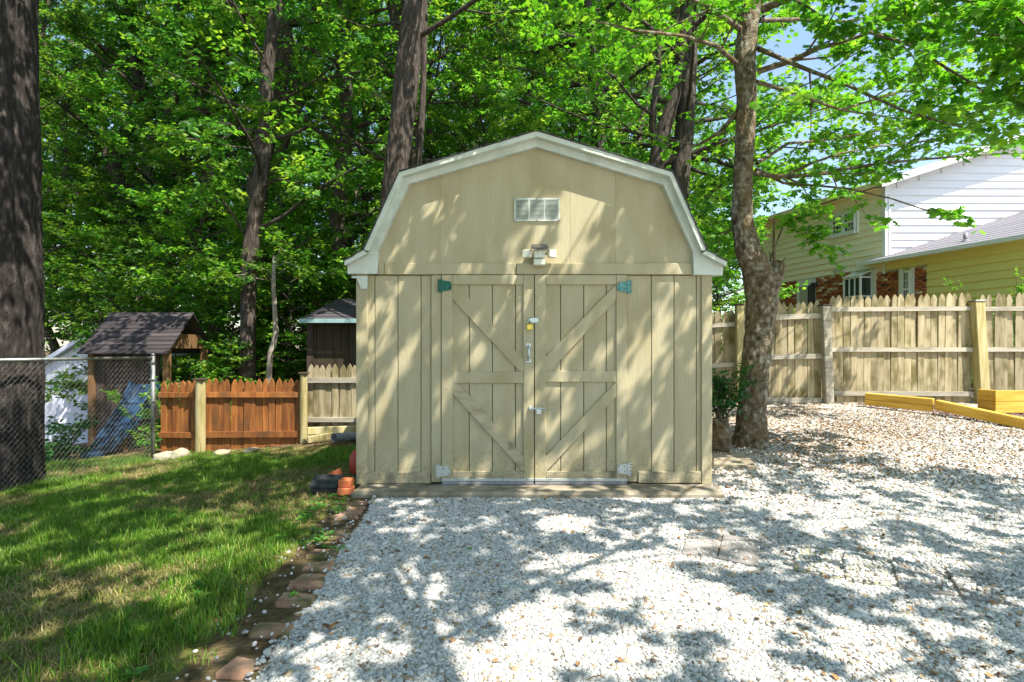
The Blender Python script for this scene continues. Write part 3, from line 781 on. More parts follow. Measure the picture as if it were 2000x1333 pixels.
# hasp, bolt, padlock
hp = MB(); X0, Z0 = S(1036, 631.5); X1, Z1 = S(1051, 621.5)
hp.box(X0, X1, YF - 0.05, YF - 0.037, Z0, Z1, 0.003); hp.tube([(S(1036, 626)[0], YF - 0.05, S(0, 626)[1]), (S(1036, 626)[0], YF - 0.07, S(0, 626)[1])], 0.012, 8)
hp.box(S(1044, 0)[0], S(1049, 0)[0], YF - 0.053, YF - 0.049, S(0, 629)[1], S(0, 624)[1], 0.001)
hp.build("hasp", "metal", shed)
bo = MB(); bo.tube([(S(1033, 0)[0], YF - 0.055, S(0, 797)[1]), (S(1066, 0)[0], YF - 0.055, S(0, 798)[1])], 0.0075, 8)
bo.box(S(1045, 0)[0], S(1057, 0)[0], YF - 0.052, YF - 0.037, S(0, 803)[1], S(0, 795)[1], 0.002)
bo.box(S(1047, 0)[0], S(1056, 0)[0], YF - 0.062, YF - 0.052, S(0, 808)[1], S(0, 798)[1], 0.002)
bo.box(S(1033, 0)[0], S(1040, 0)[0], YF - 0.05, YF - 0.037, S(0, 801)[1], S(0, 793)[1], 0.002)
bo.build("slide_bolt", "metal", shed)
pl = empty("padlock", (S(1034, 0)[0], YF - 0.06, S(0, 645)[1]), "small brass padlock hanging from the hasp on the tan doors", "padlock")
x0, z0 = S(1028.5, 645.5); x1, z1 = S(1039.5, 634)
MB().box(x0, x1, YF - 0.075, YF - 0.05, z0, z1, 0.006).build("body", "brass", pl)
sh = MB(); cxk = (x0 + x1) / 2
sh.tube([(cxk - 0.015, YF - 0.062, z1 - 0.004)] + [(cxk - 0.015 * math.cos(t), YF - 0.062, z1 + 0.022 + 0.015 * math.sin(t)) for t in np.linspace(0, math.pi, 7)] + [(cxk + 0.015, YF - 0.062, z1 - 0.004)], 0.0035, 6)
sh.build("shackle", "metal", pl, True)
# solar flood light
lp = empty("solar_floodlight", (S(1052, 0)[0], YF, S(0, 522)[1]), "cream solar motion light with three lamp heads above the shed doors", "lamp")
def lb(px0, px1, py0, py1, y0, y1, name, mat, b=0.006): return fbox(name, mat, px0, px1, py0, py1, y0, y1, lp, b)
lb(1041, 1064, 491.5, 508, YF - 0.10, YF, "body", "lamp_plastic")
lb(1043, 1062, 493, 507, YF - 0.104, YF - 0.098, "face", "lamp_lens", 0.002)
lb(1041, 1064, 509.5, 522.5, YF - 0.115, YF - 0.04, "lamp_head", "lamp_plastic"); lb(1042.5, 1062.5, 511, 521, YF - 0.119, YF - 0.113, "lens", "lamp_lens", 0.002)
for sgn, (a, c, y0, y1) in ((-1, (1020, 1039.5, 491, 507.5)), (1, (1066.5, 1085, 490, 507))):
    hd = MB(); x0, z0 = S(a, y1); x1, z1 = S(c, y0); xm = (x0 + x1) / 2
    an = sgn * 0.5
    def rt(p, xm=xm, an=an): 
        dx, dy = p[0] - xm, p[1] - (YF - 0.08); return (xm + dx * math.cos(an) - dy * math.sin(an), YF - 0.08 + dx * math.sin(an) + dy * math.cos(an), p[2])
    hd.box(x0, x1, YF - 0.10, YF - 0.06, z0, z1, 0.012, fn=rt); hd.build("lamp_head", "lamp_plastic", lp)
    hl = MB(); hl.box(x0 + 0.006, x1 - 0.006, YF - 0.104, YF - 0.099, z0 + 0.006, z1 - 0.006, 0.002, fn=rt); hl.build("lens", "lamp_lens", lp)
    ar = MB(); ar.tube([(xm, YF - 0.07, (z0 + z1) / 2), (S(1052, 0)[0], YF - 0.05, (z0 + z1) / 2)], 0.009, 6); ar.build("arm", "black_plastic", lp)
pn = MB(); x0, z0 = S(1036, 490.5); x1, z1 = S(1068.5, 478.5)
pn.add([(x0, YF - 0.17, z0), (x1, YF - 0.17, z0), (x1 - 0.005, YF - 0.03, z1), (x0 + 0.005, YF - 0.03, z1),
        (x0, YF - 0.17, z0 - 0.012), (x1, YF - 0.17, z0 - 0.012), (x1 - 0.005, YF - 0.03, z1 - 0.012), (x0 + 0.005, YF - 0.03, z1 - 0.012)],
       [(0, 1, 2, 3), (7, 6, 5, 4), (0, 4, 5, 1), (1, 5, 6, 2), (2, 6, 7, 3), (3, 7, 4, 0)])
pn.build("solar_panel", "solar_cell", lp)
sx_, sz_ = S(1052.5, 495)
MB().tube([(sx_, YF - 0.100, sz_), (sx_, YF - 0.112, sz_)], [0.013, 0.010], 12).build("sensor", "window_white", lp, True)

# ------------------------------------------------------------------ picket fences
def picket_mesh(w, h, th, mat, name="picket"):
    pts = [(-w / 2, 0), (w / 2, 0), (w / 2, h - 0.12)]
    for t in np.linspace(0.2, 0.93, 5):
        pts.append((w / 2 * (1 - t ** 2.0) ** 0.9, h - 0.12 + 0.12 * t))
    pts.append((0, h))
    pts += [(-x, z) for x, z in pts[3:-1]][::-1] + [(-w / 2, h - 0.12)]
    return MB().prism(pts, 0, th).mesh(name, mat)
def fence_panel(root, A, B, ztA, ztB, zb, rails, w, mat, rmat, seed, gap=0.004, board_h=None):
    """A,B: (x,y) of the panel ends; ztA, ztB: top heights; rails: list of (zA, zB, height)"""
    rg = random.Random(seed)
    A = Vector(A); B = Vector(B); L = (B - A).length; d = (B - A) / L; ang = math.atan2(d.y, d.x)
    n = max(1, int(round(L / (w + gap)))); pitch = L / n
    h = board_h or (max(ztA, ztB) - zb)
    me_ = picket_mesh(pitch - gap, h, 0.019, mat)
    for k in range(n):
        t = (k + 0.5) / n; p = A + d * (L * t); zt = ztA + (ztB - ztA) * t
        o = link("picket", me_, root, (p.x, p.y, zt - h + rg.uniform(-0.018, 0.018)))
        o.rotation_euler = (rg.uniform(-0.012, 0.012), rg.uniform(-0.012, 0.012), ang)
    nrm = Vector((d.y, -d.x))
    if nrm.y > 0: nrm = -nrm
    for za, zb_, hh in rails:
        r = MB(); a = A + nrm * 0.045; c = B + nrm * 0.045; a2 = A + nrm * 0.004; c2 = B + nrm * 0.004
        vs = [(a.x, a.y, za - hh), (c.x, c.y, zb_ - hh), (c2.x, c2.y, zb_ - hh), (a2.x, a2.y, za - hh),
              (a.x, a.y, za), (c.x, c.y, zb_), (c2.x, c2.y, zb_), (a2.x, a2.y, za)]
        r.add(vs, [(0, 1, 2, 3), (4, 7, 6, 5), (0, 4, 5, 1), (1, 5, 6, 2), (2, 6, 7, 3), (3, 7, 4, 0)])
        r.build("rail", rmat, root)
def fence_post(root, px0, px1, pytop, pybot, Y, mat, lean=0.0, cap=True, capmat="dark_wood", round_=False):
    x0, _, zt = P(px0, pytop, Y); x1, _, zb = P(px1, pybot, Y); w = x1 - x0; xm = (x0 + x1) / 2
    mbp = MB()
    ln = lambda p: (p[0] + lean * (zt - p[2]) / (zt - zb), p[1], p[2])
    if round_: mbp.tube([ln((xm, Y, z)) for z in np.linspace(zb - 0.1, zt, 6)], [w / 2] * 5 + [w / 2.2], 14)
    else: mbp.box(x0, x1, Y - w / 2, Y + w / 2, zb - 0.15, zt, 0.008, fn=ln)
    o = mbp.build("post", mat, root)
    if cap: MB().box(x0 - 0.012, x1 + 0.012, Y - w / 2 - 0.012, Y + w / 2 + 0.012, zt, zt + 0.025, 0.01).build("post_cap", capmat, o)
    return o
YR = 9.3
fr = empty("picket_fence", (P(1750, 780, YR)[0], YR, 0.35), "tall weathered wooden picket fence along the gravel yard before the house", "fence")
def zR(py, Y=YR): return P(0, py, Y)[2]
def xR(px, Y=YR): return P(px, 0, Y)[0]
fence_panel(fr, (xR(1378), YR + 0.15), (xR(1441), YR + 0.1), zR(608), zR(604), 0.2, [(zR(632), zR(629), 0.07), (zR(712), zR(708), 0.07), (zR(785), zR(783), 0.08)], 0.104, "fence_grey", "fence_rail", 1)
fence_panel(fr, (xR(1452), YR + 0.05), (xR(1604), YR), zR(592), zR(588), 0.28, [(zR(617), zR(612), 0.085), (zR(694), zR(691), 0.08), (zR(777), zR(777), 0.085)], 0.104, "fence_grey", "fence_rail", 2)
fence_panel(fr, (xR(1621), YR), (xR(1897), YR), zR(577), zR(573.5), 0.33, [(zR(601), zR(599), 0.07), (zR(679), zR(679), 0.07), (zR(764), zR(765), 0.075)], 0.104, "fence_grey", "fence_rail", 3)
fence_panel(fr, (xR(1915), YR), (xR(2170), YR - 0.1), zR(574), zR(572), 0.36, [(zR(600), zR(598), 0.07), (zR(679), zR(678), 0.07), (zR(766), zR(768), 0.075)], 0.104, "fence_grey", "fence_rail", 4)
fence_post(fr, 1437, 1450.5, 597, 786, YR + 0.02, "fence_post")
fence_post(fr, 1603, 1618.5, 598, 790, YR - 0.06, "fence_rail", lean=0.06, capmat="dark_wood")
fence_post(fr, 1898, 1917, 590, 782, YR - 0.06, "fence_post", lean=0.09, capmat="galvanized")
# left: stained section and grey section
YL = 8.2
fl = empty("stained_picket_fence", (P(490, 890, YL)[0], YL, -0.3), "low reddish brown stained picket fence between two grey posts", "fence")
fence_panel(fl, (P(401, 0, YL)[0], YL), (P(588, 0, YL)[0], YL), P(0, 741, YL)[2], P(0, 741, YL)[2], -0.5, [(P(0, 766, YL)[2], P(0, 766, YL)[2], 0.075), (P(0, 843, YL)[2], P(0, 842, YL)[2], 0.085)], 0.09, "fence_stained", "fence_stained", 5)
fence_panel(fl, (P(306, 0, YL)[0], YL + 0.1), (P(384, 0, YL)[0], YL), P(0, 748, YL)[2], P(0, 744, YL)[2], -0.6, [(P(0, 768, YL)[2], P(0, 767, YL)[2], 0.07), (P(0, 846, YL)[2], P(0, 845, YL)[2], 0.075)], 0.09, "fence_stained", "fence_stained", 6)
fence_post(fl, 382, 401, 743, 905, YL - 0.07, "fence_post", capmat="dark_wood", round_=True)
fence_post(fl, 586, 600.5, 731, 870, YL - 0.05, "fence_post", capmat="dark_wood", round_=True)
YG = 8.5
fg = empty("grey_picket_fence", (P(650, 850, YG)[0], YG, -0.1), "short grey picket fence section between the stained fence and the tan shed", "fence")
fence_panel(fg, (P(600, 0, YG)[0], YG), (P(712, 0, YG)[0], YG), P(0, 711, YG)[2], P(0, 711, YG)[2], -0.3, [(P(0, 738, YG)[2], P(0, 738, YG)[2], 0.075), (P(0, 815, YG)[2], P(0, 815, YG)[2], 0.07)], 0.09, "fence_grey", "fence_rail", 7)
# chain link
cl = empty("chain_link_fence", (*P(298, 890, 7.8)[:2], -0.25), "galvanized chain link fence in front of the big dark trunk", "fence")
A = Vector(P(299, 700, 7.8)); B = Vector(P(-110, 704, 5.6)); A.z = B.z = 1.11
mb = MB(); mb.tube([(A.x, A.y, float(G(A.x, A.y)) - 0.1), (A.x, A.y, 1.14)], 0.028, 12); mb.tube([(A.x, A.y, 1.14), (A.x, A.y, 1.17)], [0.032, 0.015], 12); mb.build("post", "galvanized", cl, True)
MB().tube([A, B], 0.02, 10).build("top_rail", "galvanized", cl, True)
MB().tube([(A.x - 0.03, A.y + 0.02, z) for z in (0.1, 1.06)], 0.008, 6).build("tension_bar", "galvanized", cl, True)
for z in (0.2, 0.5, 0.8, 1.03):
    MB().box(A.x - 0.045, A.x + 0.032, A.y - 0.034, A.y + 0.034, z, z + 0.02, 0.003).build("band", "galvanized", cl)
wm = MB(); D = (B - A); D.z = 0; LL = D.length; D.normalize(); cell = 0.062
hw = 0.030; dz_ = 0.034
for k in range(int(LL / hw)):
    pts = []
    for j in range(60):
        p = A + D * (0.03 + (k + ((j + k) % 2)) * hw)
        z = 1.115 - j * dz_
        if z < float(G(p.x, p.y)) + 0.01: break
        pts.append((p.x, p.y + (0.003 if j % 2 else -0.003), z))
    if len(pts) > 1: wm.tube(pts, 0.0015, 3, False)
wm.build("wire_mesh", "wire", cl)["kind"] = "stuff"

# ------------------------------------------------------------------ neighbours on the left
YP = 10.2
ps = empty("playhouse", (P(240, 870, YP)[0], YP, -0.6), "wooden play tower with dark plank roof behind the chain link fence", "playhouse")
rx0, rx1 = P(150, 0, 9.75)[0], P(326, 0, 9.75)[0]
ze, zr_ = P(0, 692, 9.75)[2], P(0, 613, 10.55)[2]
for k in range(10):
    t0, t1 = k / 10, (k + 1) / 10
    y0 = 9.75 + 0.8 * t0; y1 = 9.75 + 0.8 * t1 + 0.03; z0 = ze + (zr_ - ze) * t0; z1 = ze + (zr_ - ze) * t1 + 0.02
    sh0 = 0.0; m_ = MB()
    m_.add([(rx0, y0, z0 + 0.022), (rx1, y0, z0 + 0.022), (rx1, y1, z1 + 0.006), (rx0, y1, z1 + 0.006), (rx0, y0, z0), (rx1, y0, z0), (rx1, y1, z1 - 0.016), (rx0, y1, z1 - 0.016)],
           [(0, 1, 2, 3), (7, 6, 5, 4), (0, 4, 5, 1), (1, 5, 6, 2), (2, 6, 7, 3), (3, 7, 4, 0)])
    m_.build("roof_plank", "dark_plank", ps)
MB().add([(rx0, 10.55, zr_), (rx1, 10.55, zr_), (rx1, 11.35, ze), (rx0, 11.35, ze), (rx0, 10.55, zr_ + 0.02), (rx1, 10.55, zr_ + 0.02), (rx1, 11.35, ze + 0.02), (rx0, 11.35, ze + 0.02)],
         [(0, 1, 2, 3), (7, 6, 5, 4), (0, 4, 5, 1), (1, 5, 6, 2), (2, 6, 7, 3), (3, 7, 4, 0)]).build("back_roof", "dark_plank", ps)
for x in (rx0 + 0.12, rx1 - 0.12):
    for y in (9.95, 11.15):
        MB().box(x - 0.05, x + 0.05, y - 0.05, y + 0.05, -0.8, ze + 0.12, 0.006).build("post", "brown_wood", ps)
MB().prism([(9.9, ze + 0.1), (11.2, ze + 0.1), (10.95, ze + 0.36), (10.15, ze + 0.36)], rx1 - 0.14, rx1 - 0.10, 'x').build("gable_board", "brown_wood", ps)
for k in range(9):
    x = rx0 + 0.08 + k * 0.135
    MB().box(x, x + 0.128, 9.96, 9.985, -0.42, ze + 0.02, 0.003).build("wall_board", "dark_wood", ps)
for k in range(6):
    y = 10.02 + k * 0.19
    MB().box(rx1 - 0.15, rx1 - 0.125, y, y + 0.15, -0.1, 0.62, 0.003).build("rail_board", "brown_wood", ps)
sd = empty("slide", (P(190, 890, 9.0)[0], 9.0, -0.55), "blue plastic playground slide behind the chain link fence", "slide")
sp = [P(287, 752, 9.75), P(270, 790, 9.5), P(240, 835, 9.2), P(205, 876, 8.95), P(182, 893, 8.85), P(165, 897, 8.8)]
mb = MB(); prof = [(-0.22, 0.13), (-0.2, 0.13), (-0.18, 0.02), (0.18, 0.02), (0.2, 0.13), (0.22, 0.13), (0.22, -0.02), (-0.22, -0.02)]
vs = []; 
for i, p in enumerate(sp):
    t = (Vector(sp[min(i + 1, 5)]) - Vector(sp[max(i - 1, 0)])); t.normalize()
    s_ = t.cross(Vector((0, 0, 1))).normalized(); u_ = s_.cross(t)
    vs += [Vector(p) + s_ * a + u_ * c for a, c in prof]
fs = [tuple(range(8)), tuple(range(47, 39, -1))]
for i in range(5):
    for k in range(8): fs.append((i * 8 + k, i * 8 + (k + 1) % 8, (i + 1) * 8 + (k + 1) % 8, (i + 1) * 8 + k))
mb.add(vs, fs).build("chute", "blue_plastic", sd)
MB().box(sp[2][0] - 0.05, sp[2][0] + 0.05, sp[2][1] - 0.05, sp[2][1] + 0.05, -0.75, sp[2][2] - 0.03, 0.01).build("support", "brown_wood", sd)
YW = 13.0
ws = empty("white_shed", (P(160, 860, YW)[0], YW, -0.95), "pale white shed far left behind the chain link fence", "shed")
xa, xp, xb_ = P(66, 0, YW)[0], P(168, 0, YW)[0], P(270, 0, YW)[0]
zb_, zev, zpk = P(0, 868, YW)[2], P(0, 727, YW)[2], P(0, 664, YW)[2]
for k in range(6):
    x0 = xa + (xb_ - xa) * k / 6; x1 = xa + (xb_ - xa) * (k + 1) / 6
    zt = lambda x: zev + (zpk - zev) * (1 - abs(x - xp) / (xp - xa))
    MB().prism([(x0 + 0.004, zb_), (x1 - 0.004, zb_), (x1 - 0.004, zt(x1) - 0.02), (x0 + 0.004, zt(x0) - 0.02)], YW, YW + 0.04).build("wall_panel", "white_panel", ws)
MB().box(xa + 0.02, xa + 0.06, YW + 0.04, YW + 2.6, zb_, zev - 0.02).build("side_wall", "white_panel", ws)
for sg in (-1, 1):
    xe = xp + sg * (xp - xa + 0.12); zz = zev - 0.08
    MB().prism([(xe, zz), (xp, zpk), (xp, zpk + 0.10), (xe, zz + 0.10)], YW - 0.15, YW + 2.8).build("roof_panel", "white_panel", ws)
MB().box(xa - 0.05, xb_ + 0.05, YW - 0.1, YW + 2.7, zb_ - 0.25, zb_ - 0.002).build("base", "concrete", ws)
MB().box(xa + 0.2, xa + 0.24, YW - 0.02, YW - 0.002, zb_ + 0.1, zev - 0.05).build("door_trim", "white_panel", ws)
MB().box(xa + 0.24, xp + 0.3, YW - 0.02, YW - 0.002, 0.42, 0.46).build("door_trim", "dark_wood", ws)
YB = 11.0
bs = empty("brown_shed", (P(650, 830, YB)[0], YB, -0.3), "dark brown shed with shingled roof half hidden behind the tan shed", "shed")
bx0 = P(603, 0, YB)[0]; bx1 = -1.2; ze = P(0, 634, YB)[2]
for k in range(int((bx1 - bx0) / 0.155)):
    x = bx0 + k * 0.155
    MB().box(x + 0.003, x + 0.152, YB, YB + 0.025, -0.5, ze + 0.05, 0.005).build("wall_plank", "olive_siding", bs)
MB().box(bx0 - 0.02, bx0 + 0.0, YB, YB + 2.4, -0.5, ze + 0.05).build("side_wall", "dark_wood", bs)
MB().box(bx0 - 0.03, bx0 + 0.09, YB - 0.02, YB - 0.001, -0.5, ze + 0.05).build("corner_trim", "dark_wood", bs)
ex0 = P(586, 0, YB - 0.25)[0]; ez = P(0, 624, YB - 0.25)[2]; rz_ = 2.30; rx_ = -3.75
nc = 8
for k in range(nc):
    t0, t1 = k / nc, (k + 1) / nc
    ya, yb2 = YB - 0.25 + 1.45 * t0, YB - 0.25 + 1.45 * t1 + 0.02
    za, zb2 = ez + (rz_ - ez) * t0, ez + (rz_ - ez) * t1
    xa_, xb2 = ex0 + (rx_ - ex0) * t0, ex0 + (rx_ - ex0) * t1
    MB().add([(xa_, ya, za + 0.012), (bx1, ya, za + 0.012), (bx1, yb2, zb2 + 0.004), (xb2, yb2, zb2 + 0.004), (xa_, ya, za), (bx1, ya, za), (bx1, yb2, zb2 - 0.006), (xb2, yb2, zb2 - 0.006)],
             [(0, 1, 2, 3), (7, 6, 5, 4), (0, 4, 5, 1), (1, 5, 6, 2), (2, 6, 7, 3), (3, 7, 4, 0)]).build("shingle_course", "asphalt_shingle", bs)
MB().add([(ex0, YB - 0.25, ez), (rx_, YB + 1.2, rz_), (ex0, YB + 2.65, ez), (ex0, YB - 0.25, ez - 0.02), (rx_, YB + 1.2, rz_ - 0.02), (ex0, YB + 2.65, ez - 0.02)],
         [(0, 1, 2), (5, 4, 3), (0, 3, 4, 1), (1, 4, 5, 2), (2, 5, 3, 0)]).build("side_roof", "asphalt_shingle", bs)
MB().box(ex0 - 0.02, bx1, YB - 0.275, YB - 0.255, ez - 0.07, ez + 0.008, 0.003).build("drip_edge", "drip_edge", bs)

# ------------------------------------------------------------------ house on the right
hc = Vector((P(1728, 0, 16.5)[0], 16.5)); hd_ = Vector((-0.259, 0.966))
hn = Vector((-0.966, -0.259))         # outward normal of the long wall
house = empty("house", (hc.x, hc.y, 0.4), "two storey house with yellow siding, coloured sunlit white on the gable, and brick beyond the fence", "house")
def hu(px):
    k = (px - CX) / F
    return (hc.x - hc.y * k) / (-hd_.x + hd_.y * k)
def hz(py, u): return CH - (py - HY) * (hc.y + hd_.y * u) / F
def hp3(u, off, z):
    q_ = hc + hd_ * u + hn * off; return (q_.x, q_.y, z)
def hbox(name, mat, u0, u1, o0, o1, z0, z1, parent=house, b=0.0):
    m_ = MB(); m_.box(u0, u1, o0, o1, z0, z1, b, fn=lambda p: hp3(p[0], p[1], p[2])); return m_.build(name, mat, parent)
uF = 6.2; zE = 6.0
# main wall core and siding courses of the long wall
hbox("wall", "siding_cream", -0.0, uF, -0.3, -0.005, 0.2, zE + 0.1)
zs = 3.62; ex = 0.2
k = 0
while zs + k * ex < zE + 0.05:
    z0 = zs + k * ex; z1 = min(z0 + ex, zE + 0.08)
    m_ = MB(); vs = []
    for u in (0.06, uF):
        vs += [hp3(u, 0.002, z0), hp3(u, 0.045, z0), hp3(u, 0.004, z1), hp3(u, 0.0, z1)]
    m_.add(vs, [(0, 1, 2, 3), (7, 6, 5, 4), (0, 4, 5, 1), (1, 5, 6, 2), (2, 6, 7, 3), (3, 7, 4, 0)]).build("siding_course", "siding_cream", house)
    k += 1
hbox("corner_trim", "window_white", -0.05, 0.055, -0.1, 0.035, 3.4, zE + 0.05)
# brick panels below
def bricks(name, u0, u1, z0, z1):
    o = hbox(name, "mortar", u0, u1, 0.0, 0.02, z0, z1)
    V = []; T = []; W = []; rg = random.Random(int(u0 * 100))
    row = 0; z = z0 + 0.01
    bw, bh = 0.215, 0.068
    while z + bh < z1:
        u = u0 + (0 if row % 2 == 0 else -bw / 2)
        while u < u1:
            a, c = max(u + 0.005, u0 + 0.004), min(u + bw - 0.005, u1 - 0.004)
            if c - a > 0.04:
                m_ = MB(); m_.box(a, c, 0.021, 0.032 + rg.uniform(0, 0.006), z, z + bh, 0, fn=lambda p: hp3(*p))
                v_, t_, _ = mb_tris(m_); V.append(v_); T.append(t_); W.append(np.full(len(v_), rg.random()))
            u += bw
        z += bh + 0.011; row += 1
    V, T, W = merge(list(zip(V, T, W)))
    V = V - np.array(wloc(house))
    c_ = bpy.data.objects.new("brickwork", tri_mesh("brickwork", V, T, "house_brick", W)); COL.objects.link(c_)
    c_.parent = o; c_["kind"] = "stuff"
zb = 3.60
bricks("brick_panel", hu(1660), hu(1595), 0.9, zb); bricks("brick_panel", hu(1557), hu(1525), 0.9, zb)
bricks("brick_panel", hu(1755.5), hu(1709), 0.9, 3.48); bricks("brick_panel", hu(1811), hu(1784), 0.9, 3.48)
# entry: door and side window between the brick panels
hbox("door_surround", "window_white", hu(1594.5), hu(1557.5), 0.0, 0.03, 0.6, zb)
hbox("side_window", "curtain_glass", hu(1577.5), hu(1563.5), 0.03, 0.045, 0.8, hz(560, hu(1570)))
hbox("door", "dark_door", hu(1594), hu(1579.5), 0.03, 0.05, 0.6, hz(557.5, hu(1587)))
lm = hbox("wall_lamp", "black_plastic", hu(1601), hu(1593.5), 0.045, 0.24, hz(559, hu(1597)), hz(553, hu(1597)), b=0.02)
hbox("house_number_plaque", "window_white", hu(1651), hu(1641), 0.045, 0.06, hz(557, hu(1646)), hz(552.5, hu(1646)), b=0.005)
fl_ = empty("floodlight", hp3(hu(1648), 0.1, hz(528, hu(1648))), None, None); fl_.parent = house; fl_.location = Vector(hp3(hu(1648), 0.1, hz(528, hu(1648)))) - house.location
for du, dz in ((-0.12, 0.03), (0.12, 0.0)):
    c_ = Vector(hp3(hu(1648) + du, 0.12, hz(528, hu(1648)) + dz)); e_ = c_ + Vector((hn.x, hn.y, -0.4)) * 0.12
    MB().tube([c_, e_], [0.035, 0.065], 10).build("lamp_head", "metal", fl_)
MB().tube([hp3(hu(1648) - 0.12, 0.12, hz(528, hu(1648)) + 0.03), hp3(hu(1648), 0.02, hz(528, hu(1648))), hp3(hu(1648) + 0.12, 0.12, hz(528, hu(1648)))], 0.018, 6).build("arm", "metal", fl_)
def window(u0, u1, z0, z1, nlites=1, cols=3, rows=2, off=0.03, parent=house):
    w_ = bpy.data.objects.new("window", None); COL.objects.link(w_); w_.parent = parent
    f = 0.055
    n = nlites; W_ = (u1 - u0) / n
    for q_ in range(n):
        a, c = u0 + q_ * W_, u0 + (q_ + 1) * W_
        for (ua, ub, za, zb2) in ((a, a + f, z0, z1), (c - f, c, z0, z1), (a + f, c - f, z0, z0 + f), (a + f, c - f, z1 - f, z1), (a + f, c - f, (z0 + z1) / 2 - 0.025, (z0 + z1) / 2 + 0.025)):
            hbox("frame", "window_white", ua, ub, 0.047, off + 0.07, za, zb2, w_)
        hbox("pane", "window_glass", a + f, c - f, 0.047, off + 0.027, z0 + f, (z0 + z1) / 2 - 0.025, w_)
        hbox("pane", "window_glass", a + f, c - f, 0.047, off + 0.037, (z0 + z1) / 2 + 0.025, z1 - f, w_)
        for half, (za, zb2, oo) in enumerate(((z0 + f, (z0 + z1) / 2 - 0.025, 0.027), ((z0 + z1) / 2 + 0.025, z1 - f, 0.037))):
            for g_ in range(1, cols):
                uu = a + f + (c - a - 2 * f) * g_ / cols; hbox("muntin", "window_white", uu - 0.008, uu + 0.008, off + oo, off + oo + 0.008, za, zb2, w_)
            for g_ in range(1, rows):
                zz = za + (zb2 - za) * g_ / rows; hbox("muntin", "window_white", a + f, c - f, off + oo, off + oo + 0.009, zz - 0.008, zz + 0.008, w_)
    hbox("trim", "window_white", u0 - 0.09, u0 - 0.001, 0.02, off + 0.05, z0 - 0.07, z1 + 0.07, w_); hbox("trim", "window_white", u1 + 0.001, u1 + 0.09, 0.02, off + 0.05, z0 - 0.07, z1 + 0.07, w_)
    hbox("sill", "window_white", u0, u1, 0.02, off + 0.09, z0 - 0.07, z0 - 0.001, w_)
    return w_
u0, u1 = hu(1674), hu(1627)
window(u0, u1, hz(464, u1) + 0.02, hz(424, u1), 2)
window(hu(1519), hu(1500), 1.0, hz(562, hu(1510)), 1)
window(hu(1782), hu(1765), hz(588, hu(1775)) - 0.2, hz(529, hu(1775)), 1)
hbox("window_side_panel", "siding_yellow", hu(1765) + 0.1, hu(1757), 0.02, 0.04, 0.9, 3.48)
# garden window: a small glazed box standing off the wall
gw = bpy.data.objects.new("garden_window", None); COL.objects.link(gw); gw.parent = house
ua, ub = hu(1704), hu(1672); zt, z0 = hz(545, ub), hz(610, ub); zt2 = hz(534, ub)
for u in (ua, ub):
    for o_ in (0.02, 0.42):
        hbox("frame", "window_white", u - 0.025, u + 0.025, o_, o_ + 0.05, z0, zt if o_ > 0.2 else zt2, gw)
for k_ in (1, 2):
    u = ua + (ub - ua) * k_ / 3; hbox("frame", "window_white", u - 0.018, u + 0.018, 0.43, 0.465, z0, zt, gw)
for z in (z0, (z0 + zt) / 2 - 0.1, zt - 0.05):
    hbox("frame", "window_white", ua + 0.025, ub - 0.025, 0.425, 0.468, z, z + 0.045, gw)
    for u in (ua, ub): hbox("frame", "window_white", u - 0.02, u + 0.02, 0.07, 0.42, z, z + 0.045, gw)
hbox("pane", "window_glass", ua, ub, 0.44, 0.446, z0, zt, gw)
for u in (ua, ub): hbox("pane", "window_glass", u - 0.003, u + 0.003, 0.05, 0.44, z0, zt, gw)
vs = [hp3(ua - 0.03, 0.0, zt2), hp3(ub + 0.03, 0.0, zt2), hp3(ub + 0.03, 0.5, zt), hp3(ua - 0.03, 0.5, zt)]
MB().add(vs + [(p[0], p[1], p[2] + 0.03) for p in vs], [(0, 1, 2, 3), (7, 6, 5, 4), (0, 4, 5, 1), (1, 5, 6, 2), (2, 6, 7, 3), (3, 7, 4, 0)]).build("glass_roof", "window_white", gw)
hbox("frame", "window_white", ua - 0.16, ua - 0.03, 0.0, 0.06, z0, zt2 + 0.06, gw); hbox("frame", "window_white", ub + 0.03, ub + 0.1, 0.0, 0.06, z0, zt2 + 0.06, gw)
# gable end facing the camera, sunlight put into its siding colour
gxe = hc.x + 9.4; slope = 0.33; ridge_x = hc.x + 4.9
rk = lambda x: zE + 0.05 + slope * (min(x, 2 * ridge_x - x) - hc.x)
MB().prism([(hc.x + 0.01, 0.3), (gxe, 0.3), (gxe, rk(gxe)), (ridge_x, rk(ridge_x)), (hc.x + 0.01, rk(hc.x))], hc.y + 0.03, hc.y + 0.3).build("gable_wall", "lit_siding_white_trim", house)
k = 0; ex = 0.107 * 2
while True:
    z0 = 3.55 + k * ex; z1 = z0 + ex
    if z0 > rk(ridge_x): break
    inset = lambda z: max(0.0, (z + 0.03 - zE - 0.05) / slope)
    xa_, xb2 = hc.x + 0.06 + inset(z1), gxe - inset(z1)
    if xb2 - xa_ > 0.1:
        vs = []
        for x in (xa_, xb2):
            vs += [(x, hc.y + 0.028, z0), (x, hc.y - 0.016, z0), (x, hc.y + 0.022, z1), (x, hc.y + 0.028, z1)]
        MB().add(vs, [(0, 1, 2, 3), (7, 6, 5, 4), (0, 4, 5, 1), (1, 5, 6, 2), (2, 6, 7, 3), (3, 7, 4, 0)]).build("siding_course", "lit_siding_white_trim", house)
    k += 1
MB().box(hc.x + 0.07, hc.x + 0.14, hc.y - 0.06, hc.y - 0.0, 3.85, zE - 0.3, 0.01).build("downspout", "lit_siding_white_trim", house)
